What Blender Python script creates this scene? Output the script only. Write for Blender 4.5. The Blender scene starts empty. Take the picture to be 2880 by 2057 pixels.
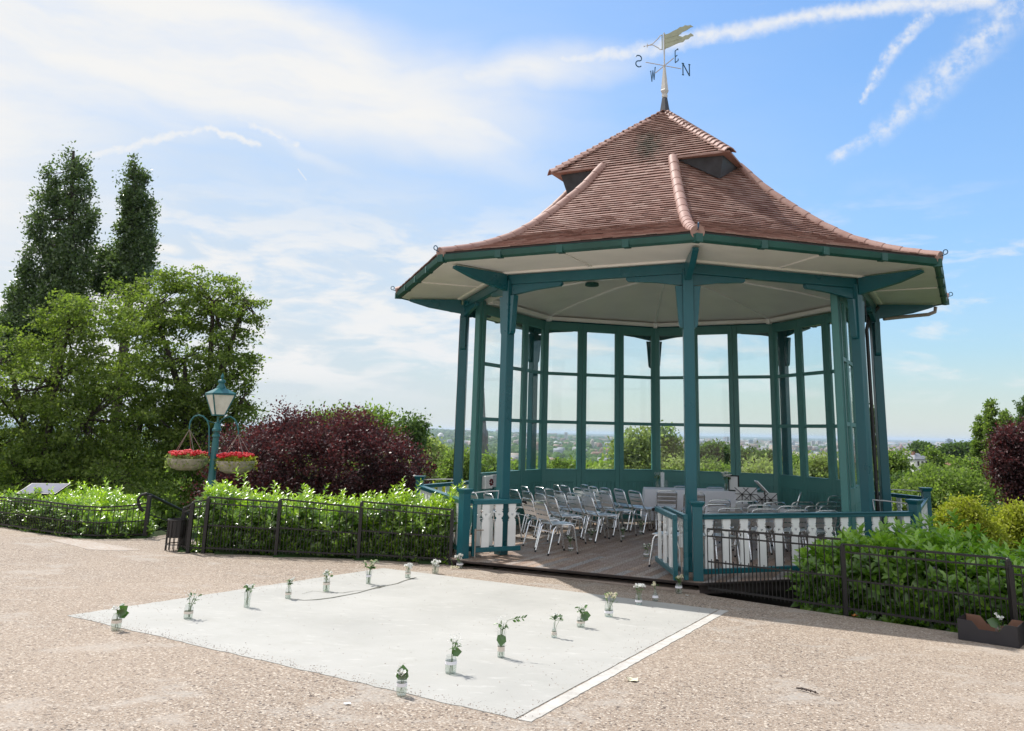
import bpy, math, random
import numpy as np
from mathutils import Vector, Matrix
from mathutils.geometry import tessellate_polygon
random.seed(7); RNG=np.random.default_rng(11)
S=bpy.context.scene; COL=S.collection; PI=math.pi; R_=math.radians
# ------------------------------------------------------------------ survey: camera calibration and ground plane
F_,PITCH,ROLL,PX,PY=2389.86,.2225,.02,115.22,-353.89
CAM=np.array([0,0,1.99])
_fw=np.array([0,math.cos(PITCH),math.sin(PITCH)]); _up=np.array([0,-math.sin(PITCH),math.cos(PITCH)]); _rt=np.array([1.,0,0])
_c,_s=math.cos(ROLL),math.sin(ROLL); _R=_c*_rt+_s*_up; _U=-_s*_rt+_c*_up
GA,GB=-.02,-.025
def G(x,y): return GA*(x-.35)+GB*(y-12.5)
def ray(u,v): return _fw+(u-1440-PX)/F_*_R-(v-1028.5-PY)/F_*_U
def gp(u,v,dz=0.):
    d=ray(u,v); n=np.array([-GA,-GB,1.]); p0=np.array([.35,12.5,dz]); t=((p0-CAM)@n)/(d@n); p=CAM+t*d; return Vector(p)
def zp(u,v,z):
    d=ray(u,v); return Vector(CAM+d*(z-CAM[2])/d[2])
def yp(u,v,y):
    d=ray(u,v); return Vector(CAM+d*y/d[1])
def adir(u,v):
    d=ray(u,v); d=d/np.linalg.norm(d); return (math.atan2(d[0],d[1]), math.asin(d[2]))
CX,CY,TH,DZ=2.2701,16.617,-.0569,.12
# ------------------------------------------------------------------ mesh helpers
def tag(o,label=None,cat=None,group=None,kind=None):
    if label: o['label']=label
    if cat: o['category']=cat
    if group: o['group']=group
    if kind: o['kind']=kind
    return o
def empty(name,loc=(0,0,0),rz=0,**k):
    o=bpy.data.objects.new(name,None); COL.objects.link(o); o.location=loc; o.rotation_euler=(0,0,rz); o.empty_display_size=.2
    return tag(o,**k)
class MB:
    def __init__(s): s.v=[];s.f=[];s.mi=[];s.cur=0
    def add(s,vs,fs):
        b=len(s.v); s.v+= [tuple(v) for v in vs]; s.f+=[tuple(i+b for i in f) for f in fs]; s.mi+=[s.cur]*len(fs); return s
    def box(s,x0,x1,y0,y1,z0,z1):
        return s.add([(x0,y0,z0),(x1,y0,z0),(x1,y1,z0),(x0,y1,z0),(x0,y0,z1),(x1,y0,z1),(x1,y1,z1),(x0,y1,z1)],[(0,3,2,1),(4,5,6,7),(0,1,5,4),(1,2,6,5),(2,3,7,6),(3,0,4,7)])
    def obox(s,p,q,w,h,up=(0,0,1),w2=None,h2=None):   # bar from p to q, width w (sideways), height h (along up)
        p=Vector(p);q=Vector(q);d=(q-p).normalized();up=Vector(up);sd=d.cross(up)
        if sd.length<1e-5: sd=d.cross(Vector((0,1,0)))
        sd.normalize();u=sd.cross(d).normalized(); w2=w if w2 is None else w2; h2=h if h2 is None else h2
        vs=[]
        for c,ww,hh in((p,w,h),(q,w2,h2)):
            for a,b in((-1,-1),(1,-1),(1,1),(-1,1)): vs.append(c+sd*a*ww/2+u*b*hh/2)
        return s.add(vs,[(0,1,2,3),(7,6,5,4),(0,4,5,1),(1,5,6,2),(2,6,7,3),(3,7,4,0)])
    def tube(s,pts,r,n=6,cap=True):
        pts=[Vector(p) for p in pts]; m=len(pts); rs=r if isinstance(r,(list,tuple)) else [r]*m
        vs=[];pu=None
        for i,p in enumerate(pts):
            d=(pts[min(i+1,m-1)]-pts[max(i-1,0)])
            if d.length<1e-9: d=Vector((0,0,1))
            d.normalize()
            if pu is None:
                pu=d.orthogonal().normalized()
            else:
                pu=(pu-d*pu.dot(d)); pu=pu.normalized() if pu.length>1e-6 else d.orthogonal().normalized()
            w=d.cross(pu)
            for k in range(n):
                a=2*PI*k/n; vs.append(p+(pu*math.cos(a)+w*math.sin(a))*rs[i])
        fs=[(i*n+k,i*n+(k+1)%n,(i+1)*n+(k+1)%n,(i+1)*n+k) for i in range(m-1) for k in range(n)]
        if cap: fs+=[tuple(range(n-1,-1,-1)),tuple(range((m-1)*n,m*n))]
        return s.add(vs,fs)
    def lathe(s,prof,n=16,c=(0,0,0),cap=True):       # prof list (r,z)
        vs=[(c[0]+r*math.cos(2*PI*k/n),c[1]+r*math.sin(2*PI*k/n),c[2]+z) for r,z in prof for k in range(n)]; m=len(prof)
        fs=[(i*n+k,i*n+(k+1)%n,(i+1)*n+(k+1)%n,(i+1)*n+k) for i in range(m-1) for k in range(n)]
        if cap: fs+=[tuple(range(n-1,-1,-1)),tuple(range((m-1)*n,m*n))]
        return s.add(vs,fs)
    def prism(s,outline,y0,y1,holes=(),M=None):         # outline in local x,z ; thickness along y
        loops=[[Vector((a,0,b)) for a,b in outline]]+[[Vector((a,0,b)) for a,b in h] for h in holes]
        tri=tessellate_polygon([[Vector((p.x,p.z,0)) for p in l] for l in loops]); flat=[p for l in loops for p in l]; n=len(flat)
        vs=[Vector((p.x,y0,p.z)) for p in flat]+[Vector((p.x,y1,p.z)) for p in flat]
        fs=[tuple(t) for t in tri]+[tuple(i+n for i in reversed(t)) for t in tri]; b=0
        for l in loops:
            k=len(l); fs+=[(b+i,b+(i+1)%k,n+b+(i+1)%k,n+b+i) for i in range(k)]; b+=k
        if M is not None: vs=[M@v for v in vs]
        return s.add(vs,fs)
    def build(s,name,mat,parent=None,smooth=False,bevel=0,**k):
        me=bpy.data.meshes.new(name); me.from_pydata([tuple(v) for v in s.v],[],s.f)
        mats=mat if isinstance(mat,(list,tuple)) else [mat]
        for m in mats: me.materials.append(m)
        if len(mats)>1: me.polygons.foreach_set('material_index',s.mi)
        o=bpy.data.objects.new(name,me); COL.objects.link(o)
        if parent: o.parent=parent
        me.validate(); me.update()
        import bmesh
        bm=bmesh.new(); bm.from_mesh(me); bmesh.ops.recalc_face_normals(bm,faces=bm.faces)
        bm.to_mesh(me); bm.free()
        if smooth:
            me.polygons.foreach_set('use_smooth',[True]*len(me.polygons)); 
            try: me.set_sharp_from_angle(angle=R_(40))
            except Exception: pass
        if bevel:
            b=o.modifiers.new('bevel','BEVEL'); b.width=bevel; b.segments=1; b.limit_method='ANGLE'; b.angle_limit=R_(50)
        return tag(o,**k)
def npmesh(name,V,Fq,mat,parent=None,attr=None,smooth=False,**k):     # V (n,3), Fq (m,4) or (m,3)
    me=bpy.data.meshes.new(name); n=len(V); m,c=Fq.shape
    me.vertices.add(n); me.vertices.foreach_set('co',np.ascontiguousarray(V,dtype=np.float32).ravel())
    me.loops.add(m*c); me.loops.foreach_set('vertex_index',np.ascontiguousarray(Fq,dtype=np.int32).ravel())
    me.polygons.add(m); me.polygons.foreach_set('loop_start',np.arange(0,m*c,c,dtype=np.int32))
    if smooth: me.polygons.foreach_set('use_smooth',np.ones(m,dtype=bool))
    if attr is not None:
        a=me.attributes.new('v','FLOAT','FACE'); a.data.foreach_set('value',np.ascontiguousarray(attr,dtype=np.float32))
    me.update(calc_edges=True)
    mats=mat if isinstance(mat,(list,tuple)) else [mat]
    for q in mats: me.materials.append(q)
    o=bpy.data.objects.new(name,me); COL.objects.link(o)
    if parent: o.parent=parent
    return tag(o,**k)
def dup(root,loc,rz,label=None,extra=None):
    def cp(o,par):
        c=o.copy(); COL.objects.link(c); c.parent=par
        for ch in o.children: cp(ch,c)
        return c
    r=cp(root,None); r.location=loc; r.rotation_euler=(0,0,rz)
    if label: r['label']=label
    return r
# ------------------------------------------------------------------ materials
class NT:
    def __init__(s,name):
        s.m=bpy.data.materials.new(name); s.m.use_nodes=True; s.t=s.m.node_tree; s.t.nodes.clear(); s.out=s.n('ShaderNodeOutputMaterial')
    def n(s,t,**k):
        q=s.t.nodes.new(t)
        for a,b in k.items():
            if a.startswith('i_'): q.inputs[a[2:].replace('_',' ')].default_value=b
            else: setattr(q,a,b)
        return q
    def l(s,a,b): s.t.links.new(a,b)
    def val(s,inp,v):
        if hasattr(v,'is_output') or isinstance(v,bpy.types.NodeSocket): s.l(v,inp)
        else: inp.default_value=v
    def coord(s,kind='Object',scale=(1,1,1)):
        c=s.n('ShaderNodeTexCoord'); m=s.n('ShaderNodeMapping'); m.inputs['Scale'].default_value=scale; s.l(c.outputs[kind],m.inputs['Vector']); return m.outputs[0]
    def noise(s,vec,scale,detail=4,rough=.55,dist=0):
        q=s.n('ShaderNodeTexNoise'); s.l(vec,q.inputs['Vector']); q.inputs['Scale'].default_value=scale;q.inputs['Detail'].default_value=detail;q.inputs['Roughness'].default_value=rough;q.inputs['Distortion'].default_value=dist; return q.outputs['Fac']
    def ramp(s,fac,stops,interp='LINEAR'):
        q=s.n('ShaderNodeValToRGB'); q.color_ramp.interpolation=interp; e=q.color_ramp.elements
        while len(e)<len(stops): e.new(.5)
        for i,(p,c) in enumerate(stops): e[i].position=p; e[i].color=(*c,1) if len(c)==3 else c
        s.l(fac,q.inputs['Fac']); return q.outputs['Color']
    def mix(s,fac,a,b,mode='MIX'):
        q=s.n('ShaderNodeMix',data_type='RGBA',blend_type=mode); s.val(q.inputs[0],fac); 
        for i,v in((6,a),(7,b)):
            if isinstance(v,tuple): q.inputs[i].default_value=(*v,1) if len(v)==3 else v
            else: s.l(v,q.inputs[i])
        return q.outputs[2]
    def math(s,op,a,b=0.,c=0.,clamp=False):
        q=s.n('ShaderNodeMath',operation=op); q.use_clamp=clamp
        for i,v in enumerate((a,b,c)): s.val(q.inputs[i],v)
        return q.outputs[0]
    def mr(s,v,a,b,c=0.,d=1.,kind='SMOOTHSTEP'):
        q=s.n('ShaderNodeMapRange',interpolation_type=kind); s.l(v,q.inputs[0])
        for i,x in zip((1,2,3,4),(a,b,c,d)): q.inputs[i].default_value=x
        return q.outputs[0]
    def bump(s,h,strength=.3,dist=.01,normal=None):
        q=s.n('ShaderNodeBump'); q.inputs['Strength'].default_value=strength;q.inputs['Distance'].default_value=dist; s.l(h,q.inputs['Height']); 
        if normal: s.l(normal,q.inputs['Normal'])
        return q.outputs[0]
    def princ(s,col,rough=.5,metal=0.,bump=None,spec=.5,**k):
        q=s.n('ShaderNodeBsdfPrincipled')
        if isinstance(col,tuple): q.inputs['Base Color'].default_value=(*col,1)
        else: s.l(col,q.inputs['Base Color'])
        s.val(q.inputs['Roughness'],rough); q.inputs['Metallic'].default_value=metal; q.inputs['Specular IOR Level'].default_value=spec
        if bump: s.l(bump,q.inputs['Normal'])
        for a,b in k.items(): q.inputs[a.replace('_',' ')].default_value=b
        s.l(q.outputs[0],s.out.inputs[0]); return q
def paint(name,col,var=.12,rough=.35,sc=3.,metal=0,spec=.5,dirt=0.):
    t=NT(name); v=t.coord('Object'); n=t.noise(v,sc,5); n2=t.noise(v,sc*14,3)
    lo=tuple(c*(1-var) for c in col); hi=tuple(min(1,c*(1+var)) for c in col)
    c=t.ramp(n,[(.3,lo),(.7,hi)])
    n3=t.noise(v,sc*2.2,7,.7)
    if dirt: c=t.mix(t.mr(n3,.55,.8,0,dirt),c,tuple(x*.5 for x in col))
    r=t.mr(n,.3,.7,max(.05,rough-.06),rough+.08,'LINEAR')
    t.princ(c,r,metal,t.bump(n,.02,.002),spec); return t.m
def leafmat(name,stops,trans=.4,tcol=1.4,gloss=.1,grough=.35,gain=1.):
    stops=[(p,tuple(min(.9,c*gain) for c in k)) for p,k in stops]
    t=NT(name); a=t.n('ShaderNodeAttribute',attribute_name='v'); col=t.ramp(a.outputs['Fac'],stops)
    d=t.n('ShaderNodeBsdfDiffuse'); t.l(col,d.inputs[0]); tr=t.n('ShaderNodeBsdfTranslucent')
    tc=t.mix(1.,col,(tcol,tcol*1.12,tcol*.55),'MULTIPLY') if not name.startswith('copper') else t.mix(1.,col,(tcol*1.4,tcol*.9,tcol*.9),'MULTIPLY')
    t.l(tc,tr.inputs[0]); m=t.n('ShaderNodeMixShader'); m.inputs[0].default_value=trans; t.l(d.outputs[0],m.inputs[1]); t.l(tr.outputs[0],m.inputs[2])
    g=t.n('ShaderNodeBsdfGlossy'); g.inputs['Roughness'].default_value=grough; g.inputs[0].default_value=(1,1,1,1)
    lw=t.n('ShaderNodeLayerWeight'); lw.inputs[0].default_value=.35; f=t.math('MULTIPLY_ADD',lw.outputs['Fresnel'],gloss*1.6,gloss*.45,True)
    m2=t.n('ShaderNodeMixShader'); t.l(f,m2.inputs[0]); t.l(m.outputs[0],m2.inputs[1]); t.l(g.outputs[0],m2.inputs[2]); t.l(m2.outputs[0],t.out.inputs[0]); return t.m
def glassmat(name,tint=(.97,.99,.98),refl=1.,dirt=.04):
    t=NT(name); tr=t.n('ShaderNodeBsdfTransparent'); tr.inputs[0].default_value=(*tint,1); g=t.n('ShaderNodeBsdfGlossy'); g.inputs['Roughness'].default_value=.03
    lw=t.n('ShaderNodeLayerWeight'); lw.inputs[0].default_value=.5; f=t.math('MULTIPLY',t.math('MULTIPLY_ADD',t.math('POWER',lw.outputs['Facing'],5.),.6,.035),refl,0,True)
    m=t.n('ShaderNodeMixShader'); t.l(f,m.inputs[0]); t.l(tr.outputs[0],m.inputs[1]); t.l(g.outputs[0],m.inputs[2])
    d=t.n('ShaderNodeBsdfDiffuse'); d.inputs[0].default_value=(.8,.85,.83,1); n=t.noise(t.coord('Object'),9,4); m2=t.n('ShaderNodeMixShader'); t.l(t.mr(n,.4,.75,dirt*.3,dirt*2),m2.inputs[0]); t.l(m.outputs[0],m2.inputs[1]); t.l(d.outputs[0],m2.inputs[2])
    t.l(m2.outputs[0],t.out.inputs[0]); return t.m
M={}
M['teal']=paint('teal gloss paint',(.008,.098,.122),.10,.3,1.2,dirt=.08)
M['teal_lit']=paint('lit teal paint',(.06,.205,.195),.08,.42,1.2,dirt=.05)  # same teal as seen lit: light put into the screens' base colour
M['gutter']=paint('dark green gutter paint',(.012,.075,.062),.2,.45,3.,dirt=.4)
M['white']=paint('white gloss paint',(.78,.79,.78),.04,.35,4.,dirt=.06)
M['soffit']=paint('cream soffit paint',(.80,.77,.73),.05,.5,2.,dirt=.08)
M['black']=paint('black iron paint',(.011,.009,.009),.3,.5,6.)
M['brass']=paint('grey copper',(.36,.38,.27),.12,.5,6.)
M['vane']=paint('grey galvanised',(.52,.50,.47),.1,.5,6.)
M['letter']=paint('blue letter paint',(.01,.07,.14),.1,.4)
M['lead']=paint('lead sheet',(.045,.047,.055),.35,.5,5.,metal=.3,dirt=.3)
M['dark']=paint('dark timber',(.035,.026,.024),.3,.8,5.)
M['lamp']=paint('lamp green paint',(.015,.12,.13),.12,.35)
M['paper']=paint('white paper',(.75,.76,.78),.03,.7)
M['cloth']=paint('white linen',(.72,.73,.80),.03,.85,8.)
M['grey']=paint('grey plastic',(.45,.46,.47),.1,.5)
M['red']=paint('dark red cloth',(.12,.015,.02),.3,.8)
M['twig']=paint('twig bark',(.04,.025,.02),.3,.8,20.)
M['bark']=paint('tree bark',(.055,.042,.032),.35,.9,4.,dirt=.4)
M['pipe']=paint('old pipe paint',(.30,.24,.2),.15,.5)
M['ribbon']=paint('cream lace ribbon',(.68,.60,.52),.08,.8)
M['ribbon2']=paint('white lace ribbon',(.75,.74,.78),.05,.8)
M['petal']=paint('white petals',(.80,.80,.76),.06,.6,20.)
M['cream_petal']=paint('cream petals',(.72,.68,.5),.12,.6,20.)
M['redpetal']=paint('red petals',(.62,.015,.02),.25,.5,20.)
M['stem']=paint('green stems',(.07,.14,.02),.3,.6,20.)
M['green_leaf']=leafmat('posy leaf',[(0,(.02,.07,.012)),(1,(.10,.22,.03))],.3,1.5,.12)
M['card']=paint('printed black card',(.022,.02,.024),.25,.6,7.,dirt=.2)
M['brown_card']=paint('brown cardboard',(.22,.115,.075),.12,.85,9.)
M['rubber']=paint('black rubber',(.015,.015,.018),.2,.7)
M['candle']=paint('white candle',(.8,.82,.84),.03,.4)
M['orange_leaf']=paint('dry orange leaf',(.42,.16,.04),.3,.7,20.)
M['sandstone']=paint('pale panel',(.5,.35,.28),.15,.8,9.,dirt=.2)
M['lampglass']=None
t=NT('frosted lamp glass'); n=t.noise(t.coord('Object'),7,3); p=t.princ(t.ramp(n,[(.3,(.62,.60,.54)),(.7,(.78,.77,.72))]),.35); M['lampglass']=t.m
M['glass']=glassmat('window glass',refl=1.0,dirt=.004); M['jar']=glassmat('jar glass',(.92,.94,.935),2.0,.07)
t=NT('jar water'); tr=t.n('ShaderNodeBsdfTransparent'); tr.inputs[0].default_value=(.90,.93,.90,1); g=t.n('ShaderNodeBsdfGlossy'); g.inputs[1].default_value=.02; m=t.n('ShaderNodeMixShader'); m.inputs[0].default_value=.08; t.l(tr.outputs[0],m.inputs[1]); t.l(g.outputs[0],m.inputs[2]); t.l(m.outputs[0],t.out.inputs[0]); M['water']=t.m
# aluminium
t=NT('brushed aluminium'); v=t.coord('Object'); n=t.noise(t.coord('Object',(3,60,60)),4,3); t.princ(t.ramp(n,[(.3,(.72,.73,.75)),(.7,(.84,.85,.86))]),t.mr(n,.3,.7,.18,.34,'LINEAR'),1.,t.bump(n,.05,.002)); M['alu']=t.m
# frost slats
t=NT('aluminium slats'); n=t.noise(t.coord('Object',(40,3,3)),4,3); t.princ(t.ramp(n,[(.3,(.70,.71,.73)),(.7,(.82,.83,.84))]),.38,1.); M['slat']=t.m
# gravel
t=NT('resin bound gravel'); v=t.coord('Object')
vo=t.n('ShaderNodeTexVoronoi'); t.l(v,vo.inputs['Vector']); vo.inputs['Scale'].default_value=105
sep=t.n('ShaderNodeSeparateColor'); t.l(vo.outputs['Color'],sep.inputs[0])
c=t.ramp(sep.outputs[0],[(0,(.125,.10,.08)),(.1,(.195,.153,.12)),(.3,(.28,.215,.163)),(.5,(.33,.258,.197)),(.7,(.295,.25,.21)),(.88,(.40,.33,.26)),(.96,(.49,.44,.375))])
vo3=t.n('ShaderNodeTexVoronoi'); t.l(v,vo3.inputs['Vector']); vo3.inputs['Scale'].default_value=62; sep3=t.n('ShaderNodeSeparateColor'); t.l(vo3.outputs['Color'],sep3.inputs[0])
c=t.mix(t.mr(sep3.outputs[1],.92,.95),c,(.54,.47,.39)); c=t.mix(t.mr(sep3.outputs[0],.93,.95),c,(.09,.07,.06))
dust=t.noise(t.coord('Object',(1,1.6,1)),1.3,6,.62,.4); fine=t.noise(v,30,3)
dm=t.math('MULTIPLY',t.mr(dust,.52,.68),t.mr(fine,.35,.6,.35,.9)); c=t.mix(dm,c,(.335,.305,.27))
big=t.noise(v,.35,4); c=t.mix(t.mr(big,.35,.68,0,.28),c,(.42,.335,.26),'MIX')
h=t.mix(t.mr(dm,0,.5),vo.outputs['Distance'],(.4,.4,.4)); t.princ(c,.85,0,t.bump(h,.6,.009),.3); M['gravel']=t.m
# concrete pad
t=NT('pale cast concrete'); v=t.coord('Object'); n=t.noise(v,.8,7,.6,.3); n2=t.noise(t.coord('Object',(1,2.4,1)),5,6,.65); n3=t.noise(v,45,3); n4=t.noise(t.coord('Object',(1,1.3,1)),1.9,8,.72,.8)
c=t.ramp(n,[(.3,(.345,.342,.32)),(.5,(.385,.380,.355)),(.7,(.42,.414,.388))]); c=t.mix(t.mr(n2,.55,.72,0,.55),c,(.50,.492,.465)); c=t.mix(t.mr(n3,.6,.75,0,.15),c,(.33,.32,.30))
c=t.mix(t.mr(n4,.5,.72,0,.38),c,(.33,.325,.29)); vo=t.n('ShaderNodeTexVoronoi'); t.l(v,vo.inputs['Vector']); vo.inputs['Scale'].default_value=6; pit=t.math('LESS_THAN',vo.outputs['Distance'],.07); c=t.mix(t.math('MULTIPLY',pit,.55),c,(.2,.17,.15))
t.princ(c,.8,0,t.bump(n3,.2,.004),.3); M['concrete']=t.m
t=NT('concrete edging'); v=t.coord('Object'); n=t.noise(v,9,6,.7); c=t.ramp(n,[(.3,(.38,.36,.33)),(.6,(.52,.505,.47)),(.8,(.60,.585,.55))]); t.princ(c,.85,0,t.bump(n,.3,.006),.3); M['edging']=t.m
# wet streak
t=NT('wet concrete'); v=t.coord('Object'); n=t.noise(v,14,4); t.princ(t.ramp(n,[(.3,(.17,.165,.13)),(.7,(.30,.29,.25))]),.25,0,None,.5); M['wet']=t.m
# stone riser
t=NT('stone plinth'); v=t.coord('Object'); n=t.noise(v,12,6,.7); t.princ(t.ramp(n,[(.3,(.27,.215,.18)),(.7,(.42,.35,.30))]),.9,0,t.bump(n,.4,.01)); M['plinth']=t.m
# deck boards (face attribute v varies board by board)
t=NT('weathered deck boards'); a=t.n('ShaderNodeAttribute',attribute_name='v'); v=t.coord('Object',(1,1,1)); 
mp=t.n('ShaderNodeMapping'); mp.inputs['Rotation'].default_value=(0,0,-PI/8); mp.inputs['Scale'].default_value=(30,2.2,8); tc=t.n('ShaderNodeTexCoord'); t.l(tc.outputs['Object'],mp.inputs[0])
gr=t.noise(mp.outputs[0],2.2,6,.65,.4); c=t.ramp(a.outputs['Fac'],[(0,(.24,.16,.115)),(.35,(.32,.225,.17)),(.65,(.38,.30,.245)),(.85,(.33,.31,.30)),(1,(.43,.29,.20))])
c=t.mix(t.mr(gr,.35,.75,0,.55),c,(.085,.058,.045)); w=t.noise(v,1.1,5); c=t.mix(t.mr(w,.5,.7,0,.5),c,(.40,.37,.35))
t.princ(c,t.mr(gr,.3,.7,.42,.7,'LINEAR'),0,t.bump(gr,.3,.004),.4); M['deck']=t.m
# roof tiles
t=NT('clay roof tiles'); a=t.n('ShaderNodeAttribute',attribute_name='v'); v=t.coord('Object'); n=t.noise(v,1.6,6,.6); n2=t.noise(v,22,4)
c=t.ramp(a.outputs['Fac'],[(0,(.18,.092,.072)),(.3,(.235,.125,.098)),(.6,(.275,.155,.125)),(.85,(.33,.215,.18)),(1,(.205,.11,.09))])
c=t.mix(t.mr(n,.45,.75,0,.5),c,(.33,.22,.185)); c=t.mix(t.mr(n2,.55,.8,0,.35),c,(.16,.10,.085))
# algae streak down from the apex on one face
mp=t.n('ShaderNodeMapping',vector_type='TEXTURE'); mp.inputs['Location'].default_value=(-.42,-1.15,7.25); mp.inputs['Scale'].default_value=(.45,1.1,1.0); tc=t.n('ShaderNodeTexCoord'); t.l(tc.outputs['Object'],mp.inputs[0]); ln=t.n('ShaderNodeVectorMath',operation='LENGTH'); t.l(mp.outputs[0],ln.inputs[0])
g2=t.math('ADD',ln.outputs['Value'],t.math('MULTIPLY',t.noise(t.coord('Object',(2.2,2.2,.6)),4,6,.75),2.2)); c=t.mix(t.mr(g2,1.1,2.0,.85,0),c,(.05,.055,.035))
t.princ(c,.7,0,t.bump(n2,.3,.006),.4); M['tile']=t.m
t=NT('clay ridge tiles'); v=t.coord('Object'); n=t.noise(v,5,5,.6); n2=t.noise(v,30,4); c=t.ramp(n,[(.3,(.29,.16,.13)),(.7,(.39,.25,.21))]); c=t.mix(t.mr(n2,.55,.75,0,.35),c,(.12,.07,.06)); t.princ(c,.6,0,t.bump(n2,.2,.005),.4); M['ridge']=t.m
# ceiling boards
t=NT('cream boarded ceiling'); v=t.coord('Object'); wv=t.n('ShaderNodeTexWave',bands_direction='DIAGONAL'); t.l(v,wv.inputs[0]); wv.inputs['Scale'].default_value=2.; n=t.noise(v,1.3,5)
t.princ(t.ramp(n,[(.3,(.72,.69,.67)),(.7,(.80,.77,.74))]),.35,0,None,.5); M['ceiling']=t.m
# terrain
t=NT('grass and scrub ground'); v=t.coord('Object'); n=t.noise(v,.02,8,.65); n2=t.noise(v,.9,6,.7)
c=t.ramp(n,[(.3,(.018,.04,.012)),(.5,(.035,.075,.02)),(.7,(.07,.11,.035))]); c=t.mix(t.mr(n2,.4,.7,0,.7),c,(.03,.028,.016)); t.princ(c,.95,0,None,.1); M['terrain']=t.m
LG=lambda n,a,b,c,**k: leafmat(n,[(0,a),(.5,b),(1,c)],**k)
M['l_big']=LG('broad green leaves',(.075,.115,.022),(.145,.20,.04),(.25,.30,.075),trans=.5,gloss=.025,grough=.5)
M['l_poplar']=LG('poplar leaves',(.045,.078,.026),(.085,.135,.045),(.165,.22,.08),trans=.38,gloss=.07)
M['l_copper']=LG('copper leaves',(.030,.015,.016),(.066,.025,.027),(.155,.050,.050),trans=.35,tcol=1.1,gloss=.035,grough=.5)
M['l_mid']=LG('mid green leaves',(.08,.125,.03),(.15,.215,.05),(.23,.30,.08),trans=.5,gloss=.02,grough=.5)
M['l_pale']=LG('pale willow leaves',(.16,.20,.075),(.26,.31,.12),(.36,.41,.18),trans=.45,gloss=.02,grough=.5)
M['l_yellow']=LG('yellow green leaves',(.17,.20,.02),(.29,.31,.035),(.42,.43,.06),trans=.4,gloss=.02,grough=.5)
M['l_dark']=LG('dark green leaves',(.04,.08,.025),(.08,.135,.04),(.14,.20,.06),trans=.4,gloss=.02,grough=.5)
M['l_laurel']=leafmat('laurel leaves',[(0,(.028,.068,.008)),(.4,(.08,.165,.014)),(.75,(.22,.35,.022)),(1,(.36,.48,.035))],.45,1.6,.13,.3)
M['l_lshade']=leafmat('shaded laurel leaves',[(0,(.035,.085,.008)),(.5,(.10,.21,.018)),(1,(.25,.42,.035))],.42,1.6,.11,.32)  # laurel again, its colour lifted and warmed against the bandstand's shade
M['basket']=paint('dry moss basket',(.36,.32,.25),.3,.9,8.,dirt=.4)
M['far_wood']=LG('far woodland',(.035,.07,.022),(.07,.12,.035),(.12,.17,.06),trans=.0,gloss=.0)
M['far_town']=NT('x').m
t=NT('far building walls'); a=t.n('ShaderNodeAttribute',attribute_name='v'); t.princ(t.ramp(a.outputs['Fac'],[(0,(.20,.12,.09)),(.4,(.28,.23,.19)),(.7,(.36,.34,.32)),(.9,(.25,.28,.32)),(1,(.62,.61,.59))]),.8,0,None,.2); M['far_town']=t.m

t=NT('worn pale gravel'); v=t.coord('Object'); n=t.noise(v,30,4); n2=t.noise(v,3,5); t.princ(t.mix(t.mr(n,.35,.6),t.ramp(n2,[(.3,(.40,.36,.32)),(.7,(.47,.44,.40)) ]),(.36,.29,.235)),.9,0,t.bump(n,.4,.01),.3); M['worn']=t.m
# ------------------------------------------------------------------ camera, world, sun
cd=bpy.data.cameras.new('camera'); cam=bpy.data.objects.new('camera',cd); COL.objects.link(cam); S.camera=cam
cd.sensor_fit='HORIZONTAL'; cd.sensor_width=36; cd.lens=36*F_/2880; cd.shift_x=-PX/2880; cd.shift_y=PY/2880; cd.clip_start=.1; cd.clip_end=90000
rm=Matrix(((_R[0],_U[0],-_fw[0]),(_R[1],_U[1],-_fw[1]),(_R[2],_U[2],-_fw[2]))); cam.matrix_world=Matrix.Translation(CAM)@rm.to_4x4()
SAZ,SEL=R_(-48.5),R_(54)
sdir=Vector((math.sin(SAZ)*math.cos(SEL),math.cos(SAZ)*math.cos(SEL),math.sin(SEL)))
ld=bpy.data.lights.new('sun','SUN'); ld.energy=4.25; ld.angle=R_(.53); ld.color=(1,.955,.89); sun=bpy.data.objects.new('sun',ld); COL.objects.link(sun); sun.rotation_euler=(-sdir).to_track_quat('-Z','Y').to_euler()
W=bpy.data.worlds.new("World"); S.world=W; W.use_nodes=True; t=NT.__new__(NT); t.t=W.node_tree; t.t.nodes.clear()
sky=t.n('ShaderNodeTexSky',sky_type='NISHITA'); sky.sun_disc=False; sky.sun_elevation=SEL; sky.sun_rotation=SAZ; sky.altitude=100; sky.air_density=1.; sky.dust_density=.6; sky.ozone_density=2.2
tc=t.n('ShaderNodeTexCoord'); sp=t.n('ShaderNodeSeparateXYZ'); t.l(tc.outputs['Generated'],sp.inputs[0])
nv=t.n('ShaderNodeVectorMath',operation='NORMALIZE'); t.l(tc.outputs['Generated'],nv.inputs[0]); sp=t.n('ShaderNodeSeparateXYZ'); t.l(nv.outputs[0],sp.inputs[0])
az=t.math('ARCTAN2',sp.outputs[0],sp.outputs[1]); el=t.math('ARCSINE',sp.outputs[2]); cb=t.n('ShaderNodeCombineXYZ'); t.l(az,cb.inputs[0]); t.l(el,cb.inputs[1]); AE=cb.outputs[0]
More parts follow.
